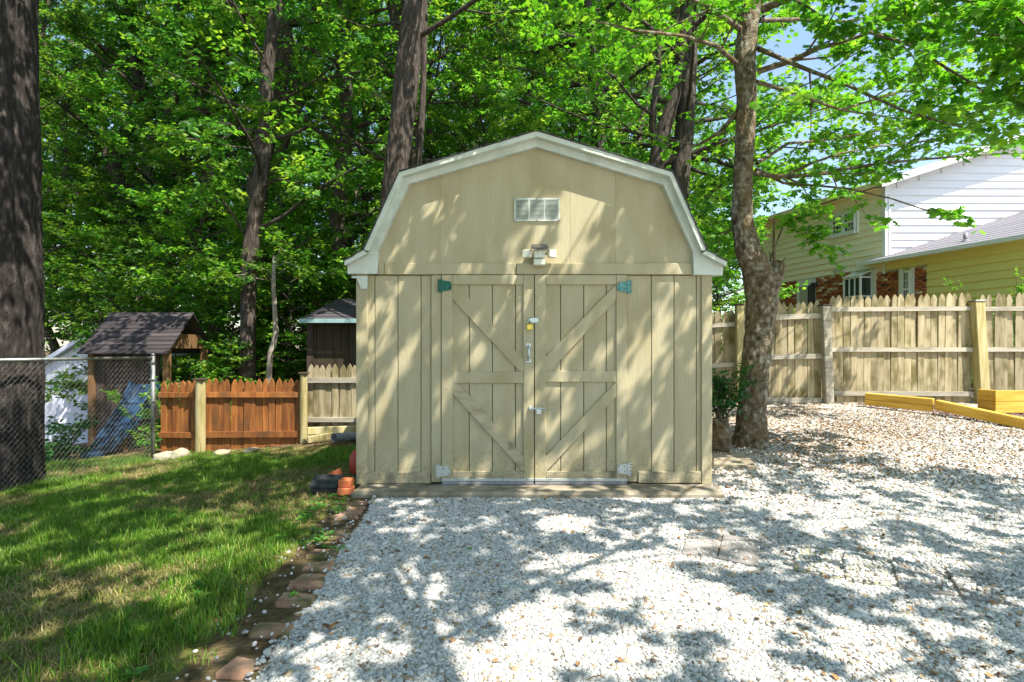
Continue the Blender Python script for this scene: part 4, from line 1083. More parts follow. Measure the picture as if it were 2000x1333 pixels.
# main roof: two slopes running along the long wall, with rake overhang to the camera
def slab(pts, th, name, mat):
    vs = [tuple(p) for p in pts] + [(p[0], p[1], p[2] + th) for p in pts]
    return MB().add(vs, [(3, 2, 1, 0), (4, 5, 6, 7), (0, 1, 5, 4), (1, 2, 6, 5), (2, 3, 7, 6), (3, 0, 4, 7)]).build(name, mat, house)
eo = 0.42; ro = 0.38
e0 = hc - hd_ * ro; e1 = hc + hd_ * (uF + 0.3)
rdx = ridge_x - hc.x
zl = zE + 0.05 - slope * eo
slab([(e0.x - eo, e0.y, zl), (e1.x - eo, e1.y, zl), (e1.x + rdx, e1.y, zl + slope * (rdx + eo)), (e0.x + rdx, e0.y, zl + slope * (rdx + eo))], 0.12, "roof", "grey_shingle")
slab([(e0.x + 2 * rdx + eo, e0.y, zl), (e1.x + 2 * rdx + eo, e1.y, zl), (e1.x + rdx, e1.y, zl + slope * (rdx + eo)), (e0.x + rdx, e0.y, zl + slope * (rdx + eo))], 0.12, "roof", "grey_shingle")
slab([(e0.x - eo - 0.01, e0.y - 0.03, zl - 0.09), (e0.x - eo - 0.01, e0.y - 0.004, zl - 0.09), (e0.x + rdx, e0.y - 0.004, zl + slope * (rdx + eo) - 0.09), (e0.x + rdx, e0.y - 0.03, zl + slope * (rdx + eo) - 0.09)], 0.2, "rake_fascia", "lit_siding_white_trim")
slab([(e0.x - eo - 0.06, e0.y, zl - 0.02), (e1.x - eo - 0.06, e1.y, zl - 0.02), (e1.x - eo - 0.004, e1.y, zl - 0.02), (e0.x - eo - 0.004, e0.y, zl - 0.02)], 0.13, "gutter", "soffit")
slab([(e0.x - eo + 0.01, e0.y + 0.4, zl - 0.03), (e1.x - eo + 0.01, e1.y, zl - 0.03), (e1.x + 0.0, e1.y, zl - 0.03), (e0.x + 0.1, e0.y + 0.4, zl - 0.03)], 0.012, "soffit", "soffit")
# one storey wing reaching towards the camera
wl = 5.6; zg = 3.74
hbox("wing_wall", "siding_yellow", -wl, -0.002, -0.3, -0.004, 0.2, zg - 0.02)
k = 0
while 0.9 + k * 0.2 < zg - 0.05:
    z0 = 0.9 + k * 0.2; z1 = min(z0 + 0.2, zg - 0.03); k += 1
    segs = [(-wl, hu(1811.5))] if z0 < 3.45 else [(-wl, -0.06)]
    for ua, ub in segs:
        vs = []
        for u in (ua, ub):
            vs += [hp3(u, 0.002, z0), hp3(u, 0.045, z0), hp3(u, 0.004, z1), hp3(u, 0.0, z1)]
        MB().add(vs, [(0, 1, 2, 3), (7, 6, 5, 4), (0, 4, 5, 1), (1, 5, 6, 2), (2, 6, 7, 3), (3, 7, 4, 0)]).build("siding_course", "siding_yellow", house)
g0 = hc + hd_ * 0.45; g1 = hc - hd_ * (wl + 0.2)
sl2 = 0.325
for k in range(16):                                    # shingle courses
    a, c = k / 16 * 5.2 - 0.40, (k + 1) / 16 * 5.2 - 0.40
    y0_ = hc.y - 0.004
    def rp(x, y, lift):                                # x measured from the long wall line
        t = (y - hc.y) / hd_.y
        return (hc.x + hd_.x * t + x, y, zg + sl2 * (x + 0.40) + lift)
    yb_ = g0.y if c <= 0.0 else y0_
    vs = [rp(a, g1.y, 0.055), rp(a, yb_, 0.055), rp(c + 0.03, yb_, 0.045), rp(c + 0.03, g1.y, 0.045), rp(a, g1.y, 0.03), rp(a, yb_, 0.03), rp(c + 0.03, yb_, 0.03), rp(c + 0.03, g1.y, 0.03)]
    MB().add(vs, [(0, 1, 2, 3), (7, 6, 5, 4), (0, 4, 5, 1), (1, 5, 6, 2), (2, 6, 7, 3), (3, 7, 4, 0)]).build("shingle_course", "grey_shingle", house)
slab([(g0.x - 0.40, g0.y, zg - 0.05), (g0.x - 0.46, g0.y, zg - 0.05), (g1.x - 0.46, g1.y, zg - 0.05), (g1.x - 0.40, g1.y, zg - 0.05)], 0.10, "gutter", "window_white")
slab([(g0.x - 0.39, g0.y, zg - 0.04), (g0.x + 0.0, g0.y, zg - 0.04), (g1.x + 0.0, g1.y, zg - 0.04), (g1.x - 0.39, g1.y, zg - 0.04)], 0.012, "soffit", "siding_yellow")
vx = (P(1886, 0, 14.5)[0]); 
vz = zg + sl2 * (vx - (hc.x + hd_.x * (14.5 - hc.y) / hd_.y) + 0.4)
vp = MB(); vp.tube([(vx, 14.5, vz), (vx, 14.5, vz + 0.24)], 0.05, 12); vp.tube([(vx, 14.5, vz + 0.02), (vx, 14.5, vz + 0.07)], [0.12, 0.06], 12); vp.build("vent_pipe", "grey_plastic", house, True)

# ------------------------------------------------------------------ timber edging and raised bed on the right
def beam(name, a, b2, h, w, mat, label, lift=0.0):
    a = Vector((a[0], a[1], a[2])); b2 = Vector((b2[0], b2[1], b2[2])); d = (b2 - a); L = d.length; ang = math.atan2(d.y, d.x); pit = math.asin(d.z / L)
    o = MB().box(0, L, -w / 2, w / 2, 0, h, 0.008).build(name, mat)
    o.location = a + Vector((0, 0, lift)); o.rotation_euler = (0, -pit, ang)
    return tag(o, label, "timber", "yellow edging timbers")
t0 = P(1690, 787, 8.9); t1 = P(1822, 800, 8.3); t2 = P(2040, 843, 7.2)
beam("edging_timber", (t0[0], t0[1], t0[2] - 0.03), (t1[0], t1[1], t1[2] - 0.03), 0.085, 0.10, "timber_yellow", "lower of the two stacked yellow timbers nearest the fence")
beam("edging_timber", (t0[0], t0[1] - 0.004, t0[2]), (t1[0] + 0.01, t1[1], t1[2]), 0.10, 0.11, "timber_yellow", "upper yellow timber with its end against the fence", 0.058)
beam("edging_timber", (t1[0] + 0.03, t1[1] - 0.01, t1[2] + 0.005), (t2[0], t2[1], t2[2] - 0.03), 0.14, 0.10, "timber_yellow", "long yellow timber running out of the right edge")
rb = empty("raised_bed", (7.9, 8.7, 0.36), "yellow wooden raised garden bed at the right edge by the fence", "planter")
bx = P(1942, 0, 8.3)[0]; zt_ = P(0, 763, 8.3)[2]
for z0, z1 in ((0.30, 0.30 + (zt_ - 0.30) / 2 - 0.002), (0.30 + (zt_ - 0.30) / 2 + 0.002, zt_)):
    MB().box(bx, bx + 1.9, 8.28, 8.32, z0, z1, 0.005).build("board", "timber_yellow", rb)
    MB().box(bx, bx + 0.04, 8.324, 8.6, z0, z1, 0.005).build("board", "timber_yellow", rb)
    MB().box(bx + 1.86, bx + 1.9, 8.324, 8.6, z0, z1, 0.005).build("board", "timber_yellow", rb)
MB().box(bx + 0.044, bx + 1.856, 8.324, 8.6, 0.3, zt_ - 0.04).build("soil", "soil_dark", rb)

# ------------------------------------------------------------------ brick edging, pavers, rocks, odds and ends by the shed
be = empty("brick_edging", (-1.22, 3.3, 0.0), "row of mossy red bricks edging the gravel beside the lawn", "edging")
bmesh_v = []
for k in range(4):
    rg = random.Random(k); m_ = MB()
    hl = (0.05, 0.062, 0.045, 0.07)[k]; m_.box(-0.085, 0.085, -hl, hl, -0.06, 0.0, 0.014, fn=lambda p: (p[0] + rg.uniform(-.009, .009), p[1] + rg.uniform(-.009, .009), p[2] + rg.uniform(-.005, .005)))
    bmesh_v.append(m_.mesh("brick", "edging_brick"))
rg = random.Random(3)
y = 1.75; k = 0
while y < 4.62:
    x = -1.21 - 0.03 * math.sin(y * 1.7) + float(edge_x(y)) + rg.uniform(-0.015, 0.015)
    o = link("brick", bmesh_v[k % 4], be, (x, y, float(G(x, y)) + rg.uniform(-0.004, 0.024)))
    o.rotation_euler = (rg.uniform(-.07, .07), rg.uniform(-.08, .08), rg.uniform(-.2, .2))
    y += (0.05, 0.062, 0.045, 0.07)[k % 4] + (0.05, 0.062, 0.045, 0.07)[(k + 1) % 4] + rg.choice((0.012, 0.015, 0.02, 0.06)); k += 1
def paver(corners, label, mat, h=0.022):
    pts = [ground_at(*c) for c in corners]; z = max(p[2] for p in pts)
    c0 = Vector((sum(p[0] for p in pts) / 4, sum(p[1] for p in pts) / 4, z - 0.03))
    m_ = MB(); n = 4
    top = [(p[0], p[1], p[2] + h) for p in pts]
    c_ = Vector(c0)
    ins = [tuple(Vector(t) + (Vector((c_.x, c_.y, t[2])) - Vector(t)).normalized() * 0.012) for t in top]
    mid = [(p[0], p[1], p[2] + h - 0.008) for p in pts]; bot = [(p[0], p[1], p[2] - 0.04) for p in pts]
    vs = ins + mid + bot
    fs = [(0, 1, 2, 3)] + [(i, (i + 1) % 4, 4 + (i + 1) % 4, 4 + i) for i in range(4)] + [(4 + i, 4 + (i + 1) % 4, 8 + (i + 1) % 4, 8 + i) for i in range(4)]
    o = m_.add(vs, fs).build("paver", mat, None, loc=c0)
    return tag(o, label, "paver", "stepping pavers in the gravel")
PAV = [([(1350, 1036), (1409, 1046), (1399, 1093), (1331, 1086)], "grey brown paver nearest the shed doors, leftmost in the row", "paver_stone"),
       ([(1412, 1049), (1488, 1062), (1478, 1112), (1402, 1094)], "grey brown paver second from the left in the row", "paver_stone"),
       ([(1560, 1070), (1640, 1080), (1640, 1136), (1550, 1118)], "mossy paver third from the left in the row", "paver_moss"),
       ([(1648, 1084), (1728, 1097), (1742, 1150), (1652, 1138)], "mossy edged paver fourth from the left in the row", "paver_moss"),
       ([(1740, 1098), (1832, 1112), (1862, 1168), (1756, 1152)], "pale paver fifth from the left in the row", "paver_stone"),
       ([(1846, 1114), (1945, 1128), (1990, 1188), (1878, 1172)], "pale paver rightmost in the row at the right edge", "paver_stone")]
PAVP = []
for c, l, m_ in PAV:
    paver(c, l, m_); PAVP.append(np.array([ground_at(*q_)[:2] for q_ in c]))
paver([(1393, 893), (1462, 893), (1476, 916), (1393, 918)], "sunlit concrete slab between the shed corner and the maple", "concrete", 0.03)
def rock(name, c, s, label, cat, mat, group=None, seed=0):
    bm = bmesh.new(); bmesh.ops.create_icosphere(bm, subdivisions=3, radius=1.0)
    for v_ in bm.verts:
        n_ = mnoise.noise(v_.co * 1.3 + Vector((seed * 7.1, 0, 0))) * 0.3 + mnoise.noise(v_.co * 3 + Vector((0, seed * 3.3, 0))) * 0.08
        v_.co *= (1 + n_); v_.co = Vector((v_.co.x * s[0], v_.co.y * s[1], v_.co.z * s[2]))
    me_ = bpy.data.meshes.new(name); bm.to_mesh(me_); bm.free(); me_.shade_smooth(); me_.materials.append(MATS[mat])
    o = link(name, me_, None, c); return tag(o, label, cat, group)
for i, (px, py, w, h, l) in enumerate(((325, 889, 34, 12, "flat pale rock leaning at the foot of the chain link post"), (352, 897, 24, 17, "rounded grey rock left of the fence post"),
                                       (435, 893, 18, 7, "small rock at the foot of the stained fence"), (492, 889, 14, 7, "small pale rock under the middle of the stained fence"))):
    Y = 7.75; p = P(px, py, Y); k_ = Y / F
    rock("rock", (p[0], Y, float(G(p[0], Y)) + 0.03), (w * 0.75 * k_, 0.15, h * 0.9 * k_), l, "rock", "rock", "rocks along the fence", i + 1)
# stacked bricks, bait box, red can, drain pipe, boards
bp_ = P(688, 962, 4.85)
zg_ = float(G(-1.45, 4.85))
def brickthing(x, y, z, rz, label, w=0.095, l=0.10, h=0.058):
    m_ = MB(); m_.box(-w / 2, w / 2, -l / 2, l / 2, 0, h, 0.006); o = m_.build("loose_brick", "red_brick"); o.location = (x, y, z); o.rotation_euler = (0, 0, rz)
    return tag(o, label, "brick", "loose bricks by the shed corner")
brickthing(P(676, 0, 4.78)[0], 4.78, zg_ + 0.01, 0.1, "orange brick lowest at the shed's left corner", 0.125, 0.12)
brickthing(P(676, 0, 4.80)[0], 4.80, zg_ + 0.07, -0.05, "orange brick lying on another at the shed's left corner", 0.10, 0.11, 0.062)
o = brickthing(P(658, 0, 5.05)[0], 5.05, zg_ + 0.08, 0.4, "tilted orange brick leaning behind the black box", 0.12, 0.1); o.rotation_euler = (0.3, -0.4, 0.3)
bb = empty("bait_box", (P(637, 0, 4.9)[0], 4.9, zg_), "low black plastic box beside the shed's left corner", "box")
x0, x1 = P(613, 0, 4.9)[0], P(664, 0, 4.9)[0]
MB().box(x0, x1, 4.82, 5.0, zg_ + 0.0, zg_ + 0.055, 0.008).build("base", "black_plastic", bb)
MB().prism([(4.80, zg_ + 0.057), (5.02, zg_ + 0.057), (5.02, zg_ + 0.12), (4.97, zg_ + 0.13), (4.80, zg_ + 0.075)], x0 - 0.005, x1 + 0.005, 'x').build("lid", "black_plastic", bb)
MB().box(x0 + 0.02, x0 + 0.07, 4.812, 4.819, zg_ + 0.01, zg_ + 0.045).build("opening", "screw_black", bb)
rc = empty("red_canister", (-1.478, 5.55, 0.0), "red rounded plastic container beside the shed's left wall", "canister")
m_ = MB(); pr = [(0.0, 0.06), (0.02, 0.10), (0.09, 0.108), (0.17, 0.105), (0.23, 0.07), (0.25, 0.03)]
m_.tube([(-1.478, 5.55, 0.01 + z) for z, r_ in pr], [r_ for z, r_ in pr], 20); m_.build("body", "red_plastic", rc, True)
MB().tube([(-1.478, 5.55, 0.26), (-1.478, 5.55, 0.285)], 0.022, 12).build("cap", "black_plastic", rc)
dp = MB(); a = Vector(P(651, 855, 7.7)); c = Vector(P(712, 852, 8.1)); pts = []; rd = []
for k in range(60):
    pts.append(a + (c - a) * k / 59); rd.append(0.062 if k % 4 < 2 else 0.052)
tag(dp.tube(pts, rd, 14, False).build("drain_pipe", "grey_plastic"), "corrugated grey drain pipe poking out beside the shed", "pipe")
for i, (q0, q1, h, l) in enumerate((((600, 849, 8.0), (712, 845, 8.3), 0.10, "mossy board behind the drain pipe, nearer the grey fence"), ((601, 866, 7.75), (655, 857, 7.95), 0.09, "old yellowish board lying left of the drain pipe"))):
    A_ = Vector(P(*q0)); B_ = Vector(P(*q1)); d = B_ - A_; L = d.length
    o = MB().box(0, L, -0.03, 0.03, 0, h, 0.006).build("board", "fence_post"); o.location = A_; o.rotation_euler = (0, -math.asin(d.z / L), math.atan2(d.y, d.x))
    tag(o, l, "board")

# ------------------------------------------------------------------ trees with visible trunks
def tree_obj(name, loc, label, group, trunk, crown, cat="tree"):
    """trunk, crown: (V,T,W,material) in world coordinates"""
    root = empty(name, loc, label, cat, group)
    for nm, dat in (("trunk", trunk), ("crown", crown)):
        if dat is None: continue
        V, T, W, mt = dat
        link(nm, tri_mesh(nm, V - np.array(loc), T, mt, W, smooth=(nm == "trunk")), root)
    return root
def px_path(rows, Y):
    return [P(x, y, Y if len(r_) == 0 else r_[0]) for x, y, *r_ in rows]
rng = np.random.default_rng(21)
# the maple
YM = 6.5; sc = YM / F
mrow = [(1464, 905, 40), (1466, 868, 36), (1468, 800, 30.5), (1474, 720, 31), (1484, 640, 33), (1488, 590, 36), (1482, 535, 35), (1462, 490, 29), (1449, 430, 25.5),
        (1450, 350, 23), (1455, 270, 23), (1459, 190, 24), (1455, 115, 26), (1463, 40, 24), (1474, -60, 21), (1490, -250, 17), (1500, -480, 11), (1505, -700, 5)]
path = [P(x, y, YM) for x, y, r_ in mrow]; rad = [r_ * sc * (0.83 if y > 480 else 0.77) for x, y, r_ in mrow]
knots = [(1.4, 3.75, 0.05, 0.03), (1.7, 3.3, 0.06, 0.03), (1.2, 2.95, 0.06, 0.035), (1.9, 4.1, 0.05, 0.025)]
parts = [bark_tube(path, rad, 96, 0.014, 0.022, 34, 14.0, rng, knots, flare=0.11, ridge=False)]
stub = [P(1485, 590, YM), P(1502, 555, YM), P(1516, 528, YM), P(1522, 512, YM)]
parts.append(bark_tube(stub, [0.15, 0.13, 0.10, 0.06], 40, 0.02, 0.03, 20, 9, rng))
lm_ = MB()
lm_.tube([P(1514, 530, YM - .03), P(1511, 480, YM - .03), P(1512, 430, YM)], [0.018, 0.015, 0.008], 6)
for q0, q1 in (((1518, 545, YM - .1), (1526, 515, YM - .1)), ((1520, 525, YM), (1534, 503, YM)), ((1506, 512, YM), (1503, 492, YM))):
    lm_.tube([P(*q0), P(*q1)], [0.012, 0.006], 5)
BR = [  # (points px,py,Y ; base radius)
    ([(1480, 140, 6.5), (1544, 120, 6.4), (1600, 94, 6.2), (1640, 84, 6.1), (1700, 64, 6.0), (1745, 34, 5.9), (1830, 5, 5.8)], 0.035),
    ([(1478, 320, 6.5), (1540, 280, 6.8), (1600, 276, 7.1), (1680, 262, 7.4), (1760, 250, 7.8)], 0.022),
    ([(1472, 338, 6.5), (1520, 346, 6.4), (1592, 342, 6.3), (1652, 330, 6.2), (1720, 320, 6.1), (1800, 312, 6.05), (1900, 304, 6.0), (1985, 300, 5.95)], 0.03),
    ([(1530, 346, 6.4), (1584, 320, 6.6), (1640, 300, 6.8), (1716, 286, 7.0), (1820, 275, 7.3), (1920, 285, 7.5)], 0.018),
    ([(1490, 18, 6.5), (1548, -5, 6.2), (1620, -60, 5.8), (1720, -100, 5.3)], 0.05),
    ([(1482, 40, 6.5), (1560, 38, 6.9), (1650, 42, 7.4), (1760, 80, 7.9), (1880, 110, 8.4)], 0.03),
    ([(1478, 160, 6.5), (1560, 185, 6.9), (1640, 215, 7.3), (1740, 230, 7.7), (1850, 235, 8.2)], 0.025),
    ([(1480, 95, 6.5), (1560, 130, 6.0), (1650, 165, 5.6), (1760, 215, 5.3), (1880, 250, 5.0)], 0.028),
    ([(1476, 330, 6.5), (1530, 358, 6.5), (1580, 362, 6.4), (1650, 368, 6.2), (1740, 388, 6.0), (1850, 425, 5.8)], 0.018),
    ([(1500, 520, 6.6), (1530, 440, 6.7), (1550, 440, 6.6), (1575, 455, 6.5), (1605, 485, 6.4)], 0.012),
    ([(1440, 220, 6.5), (1405, 260, 6.7), (1360, 285, 7.0), (1300, 270, 7.2)], 0.03),
    ([(1445, 130, 6.5), (1400, 90, 6.2), (1330, 70, 5.9), (1240, 60, 5.6), (1160, 40, 5.4)], 0.03),
    ([(1450, 60, 6.5), (1380, 10, 6.0), (1300, -20, 5.6), (1200, -40, 5.2)], 0.035),
    ([(1480, -60, 6.5), (1560, -120, 6.9), (1700, -200, 7.3), (1850, -230, 7.6)], 0.04),
    ([(1485, -150, 6.5), (1420, -260, 6.2), (1330, -340, 5.9)], 0.04),
    ([(1490, -250, 6.5), (1540, -380, 6.3), (1600, -520, 6.1)], 0.035),
    ([(1700, 64, 6.0), (1780, 90, 5.8), (1860, 140, 5.6), (1940, 190, 5.4), (2030, 215, 5.2)], 0.018),
    ([(1660, 42, 7.4), (1760, 20, 7.2), (1880, 40, 7.0), (2000, 80, 6.8), (2080, 130, 6.7)], 0.018),
    ([(1745, 34, 5.9), (1850, 60, 5.4), (1950, 70, 5.0), (2050, 120, 4.7)], 0.018),
    ([(1620, -60, 5.8), (1740, -20, 5.4), (1860, 0, 5.1), (1980, 10, 4.8)], 0.02),
    ([(1640, 215, 7.3), (1760, 180, 7.5), (1880, 170, 7.8), (2000, 200, 8.0)], 0.015),
    ([(1780, -100, 5.6), (1880, -40, 5.2), (1980, 30, 4.9), (2060, 100, 4.7)], 0.02),
    ([(1448, 440, 6.5), (1425, 450, 6.9), (1405, 470, 7.4), (1400, 520, 7.8)], 0.012),
]
limbs = []
for pts, r0 in BR:
    pp = [P(*q_) for q_ in pts]
    lm_.tube(pp, list(np.linspace(r0, 0.006, len(pp))), 7, False)
    limbs.append((pp, r0, 0.006))
THIN = {8: (4, 4), 9: (6, 4), 10: (2, 2), 11: (5, 4), 12: (6, 4), 3: (7, 5), 1: (7, 5)}
tw = np.concatenate([ramify(lm_, [l_], rng, *THIN.get(i_, (9, 6)), fsub=0.42, twl=0.34, flat=0.3, t0=0.12, lift=0.0) for i_, l_ in enumerate(limbs)])
parts.append(mb_tris(lm_))
V, T, W = merge(parts)
lv = spray_leaves(tw, 13, 0.085, rng, LEAF_MAPLE, flat=0.45, droop=0.3)
tree_obj("maple_tree", P(1465, 872, YM), "leaning maple with patchy grey brown bark right of the shed", None, (V, T, W, "bark_maple"), (*lv, "leaf_maple"))

def big_tree(name, rows, Y, mat, label, amp, H, R, cb, nl, leaf, seed, group=None, sides=56, extra=(), lmat="leaf_wood", flare=0.1, nsub=5, per=14, fu=30, fv=5.0, size=0.12, avoid=None, tmpl=LEAF_KITE, fork=(), step=0.03):
    rg = np.random.default_rng(seed); sc_ = Y / F
    path = [P(x, y, Y) for x, y, r_ in rows]; rad = [r_ * sc_ for x, y, r_ in rows]
    d = np.array(path[-1]) - np.array(path[-2]); d /= np.linalg.norm(d); d = d * 0.5 + np.array([0, 0, 0.5]); d /= np.linalg.norm(d)
    top = path[-1]; r_ = rad[-1]
    while top[2] < H:
        top = tuple(np.array(top) + d * 1.0 + rg.normal(0, 0.05, 3)); r_ *= 0.9; path.append(top); rad.append(max(r_, 0.03))
    parts = [bark_tube(path, rad, sides, step, amp, fu, fv, rg, flare=flare)]
    for fp, fr_ in fork:
        parts.append(bark_tube([P(x, y, Yq) for x, y, Yq in fp], [q_ * sc_ for q_ in fr_], 32, 0.04, amp * 0.6, 18, 2.2, rg))
    lm2 = MB(); limbs = []
    zz = np.array([p[2] for p in path])
    for i in range(nl):
        t = (i + rg.random()) / nl; z = cb + (H - cb) * t
        p0 = np.array([np.interp(z, zz, [p[k_] for p in path]) for k_ in range(3)])
        az = i * 2.4 + rg.normal(0, 0.3); el = 0.25 + 0.8 * t
        L = R * (1 - 0.55 * t) * rg.uniform(0.75, 1.15)
        dr = np.array([math.cos(az) * math.cos(el), math.sin(az) * math.cos(el), math.sin(el)])
        if avoid is not None and avoid(p0 + dr * L): continue
        pp = bez(p0, dr, L, 5, rg, 0.10, 0.03); rr = 0.010 + 0.010 * L
        lm2.tube(pp, list(np.linspace(rr, 0.01, 6)), 6, False); limbs.append((pp, rr, 0.01))
    for pts, rr in extra:
        pp = [P(*q_) for q_ in pts]; lm2.tube(pp, list(np.linspace(rr, 0.01, len(pp))), 7, False); limbs.append((pp, rr, 0.01))
    tw2 = ramify(lm2, limbs, rg, nsub, 5, fsub=0.5, twl=0.55, flat=0.45, t0=0.2)
    parts.append(mb_tris(lm2)); V, T, W = merge(parts)
    lv = spray_leaves(tw2, per, size, rg, tmpl, flat=0.55)
    return tree_obj(name, (path[0][0], path[0][1], float(G(path[0][0], path[0][1]))), label, group, (V, T, W, mat), (*lv, lmat))
def inv(x, y, z): return (CX + x * F / y, HY - (z - CH) * F / y, y)
OAKX = [([inv(-6.0, 6.5, 6.3), inv(-4.8, 6.6, 6.9), inv(-3.6, 6.8, 7.2), inv(-2.4, 6.6, 7.3)], 0.07), ([inv(-6.0, 6.4, 7.0), inv(-4.6, 5.8, 7.4), inv(-3.2, 5.3, 7.6)], 0.06),
        ([inv(-6.0, 6.4, 7.8), inv(-4.9, 7.2, 8.2), inv(-3.8, 7.8, 8.5)], 0.06), ([inv(-6.0, 6.4, 6.2), inv(-5.0, 5.6, 6.6), inv(-4.0, 4.9, 6.8)], 0.05)]  # unseen limbs added to shade the slide
big_tree("oak_tree", [(-24, 1000, 96), (-24, 940, 88), (-24, 700, 85), (-26, 400, 83), (-30, 100, 80), (-33, -200, 76)], 6.5, "bark_dark",
         "huge dark furrowed trunk cut by the left edge of the picture", 0.035, 13, 5.0, 6.0, 34, 0, 31, flare=0.12, sides=220, fu=80, fv=6.0, size=0.12, step=0.028, extra=OAKX)
big_tree("forest_tree", [(482, 800, 17), (483, 740, 15), (485, 600, 14), (487, 500, 15), (504, 385, 13.5), (519, 270, 12), (521, 140, 12), (532, 60, 11.5), (543, -20, 11), (560, -160, 10)], 11.5, "bark_grey",
         "slender dark tree with a bent trunk behind the stained fence", 0.02, 16, 3.2, 3.6, 26, 0, 32, fu=22, size=0.13,
         extra=[([(486, 470, 11.5), (455, 420, 11.2), (430, 385, 10.9), (395, 330, 10.5)], 0.03), ([(510, 370, 11.5), (540, 350, 11.2), (580, 360, 10.9), (630, 345, 10.6)], 0.025), ([(520, 260, 11.5), (470, 250, 11), (420, 280, 10.6), (350, 270, 10.2)], 0.03)])
big_tree("forest_tree", [(757, 700, 25), (760, 500, 23), (768, 380, 22), (783, 250, 22.5), (798, 120, 23.5), (812, -10, 22), (822, -200, 20)], 10.5, "bark_grey",
         "thick straight trunk rising behind the shed's left roof slope", 0.03, 16, 4.0, 6.5, 22, 0, 33, fu=40, sides=96, size=0.13,
         fork=[([(800, 500, 10.9), (818, 330, 10.9), (826, 180, 10.9), (830, 60, 10.9), (828, -150, 10.9)], [7, 6.5, 6, 5.5, 4])])
big_tree("twin_trunk_tree", [(1318, 560, 30), (1320, 440, 22), (1326, 360, 18.5), (1338, 260, 16), (1344, 150, 15), (1349, 40, 14), (1352, -60, 13), (1360, -250, 11)], 9.6, "bark_grey",
         "twin trunked dark tree rising behind the shed's right roof slope", 0.02, 12, 3.2, 4.2, 20, 0, 34, fu=24, size=0.10, nsub=6, tmpl=LEAF_MAPLE, per=10, lmat="leaf_maple",
         fork=[([(1300, 480, 9.6), (1278, 400, 9.6), (1280, 330, 9.6), (1292, 270, 9.6), (1317, 190, 9.6), (1333, 110, 9.6), (1338, 30, 9.6), (1340, -120, 9.6)], [15, 15, 15, 14, 12.5, 11.5, 10.5, 8]),
               ([(1286, 300, 9.6), (1274, 250, 9.6), (1276, 200, 9.6), (1287, 140, 9.6), (1285, 60, 9.6)], [9, 7, 6, 5, 4]),
               ([(1285, 325, 9.6), (1310, 310, 9.6), (1335, 310, 9.6)], [9, 9, 9])],
         extra=[([(1345, 305, 9.6), (1390, 285, 9.4), (1425, 250, 9.2), (1445, 215, 9.0), (1470, 150, 8.8)], 0.06), ([(1345, 305, 9.6), (1400, 315, 9.3), (1440, 330, 9.0), (1500, 335, 8.7)], 0.05),
                ([(1348, 60, 9.6), (1380, 30, 9.3), (1420, 10, 9), (1470, -20, 8.6)], 0.05), ([(1350, 330, 9.6), (1390, 345, 9.8), (1450, 350, 10.2)], 0.035),
                ([(1280, 230, 9.6), (1240, 200, 9.2), (1200, 150, 8.8), (1150, 120, 8.4)], 0.03), ([(1290, 120, 9.6), (1230, 90, 9.0), (1170, 90, 8.5), (1090, 60, 8)], 0.03)])
# twisted pale sapling trunk
lm3 = MB(); sp_ = [P(525, 790, 11.0), P(525, 740, 11.0), P(528, 690, 11.0), P(539, 655, 11.0), P(537, 610, 11.0), P(534, 560, 11.0), P(536, 500, 11.0)]
lm3.tube(sp_, [0.06, 0.055, 0.05, 0.055, 0.045, 0.04, 0.03], 10)
tw3 = ramify(lm3, [(bez(sp_[5], (math.cos(a_), math.sin(a_), 0.4), 1.3, 4, rng), 0.02, 0.008) for a_ in (0.3, 1.6, 2.8, 4.0, 5.3)], rng, 5, 4, twl=0.4)
tree_obj("sapling", sp_[0], "thin pale crooked sapling behind the stained fence", None, (*mb_tris(lm3), "bark_pale"), (*spray_leaves(tw3, 12, 0.1, rng, LEAF_OVAL), "leaf_shrub"))

# ------------------------------------------------------------------ tall unseen shade trees beside and behind the viewer, last two added for shade
def free_tree(seed, H, r0, cb, R, nl, nsub, ntw, per, size, tmpl, lean=(0, 0), el0=0.15, el1=1.1, prof=0.55, twl=0.55, sides=10, fsub=0.5, flat=0.45, limb=1.0):
    rg = np.random.default_rng(seed)
    n = 9; path = [np.array([0, 0, -0.3])]
    for i in range(1, n + 1):
        path.append(np.array([lean[0] * i / n + rg.normal(0, 0.012 * H), lean[1] * i / n + rg.normal(0, 0.012 * H), H * i / n]))
    rad = [r0 * (1 - 0.85 * i / n) for i in range(n + 1)]
    m_ = MB(); m_.tube(path, rad, sides)
    zz = [p[2] for p in path]; limbs = []
    for i in range(nl):
        t = (i + rg.random()) / nl; z = cb + (H * 0.98 - cb) * t
        p0 = np.array([np.interp(z, zz, [p[k_] for p in path]) for k_ in range(3)])
        az = i * 2.4 + rg.normal(0, 0.35); el = el0 + (el1 - el0) * t + rg.normal(0, 0.1)
        L = R * (1 - prof * t) * rg.uniform(0.7, 1.2) * (0.7 + 0.3 * min(1, t * 6))
        pp = bez(p0, (math.cos(az) * math.cos(el), math.sin(az) * math.cos(el), math.sin(el)), L, 5, rg, 0.10, 0.02)
        rr = (0.012 + 0.014 * L) * limb; m_.tube(pp, list(np.linspace(rr, 0.006, 6)), 5, False); limbs.append((pp, rr, 0.008))
    tw_ = ramify(m_, limbs, rg, nsub, ntw, fsub=fsub, twl=twl, flat=flat, t0=0.2)
    return mb_tris(m_), spray_leaves(tw_, per, size, rg, tmpl, flat=0.55)
tr, cr = free_tree(51, 8.0, 0.105, 3.9, 4.6, 32, 7, 5, 8, 0.145, LEAF_MAPLE, lean=(0.3, 3.6), twl=0.42, el0=0.05, el1=0.8, prof=0.4, fsub=0.6, limb=0.38)
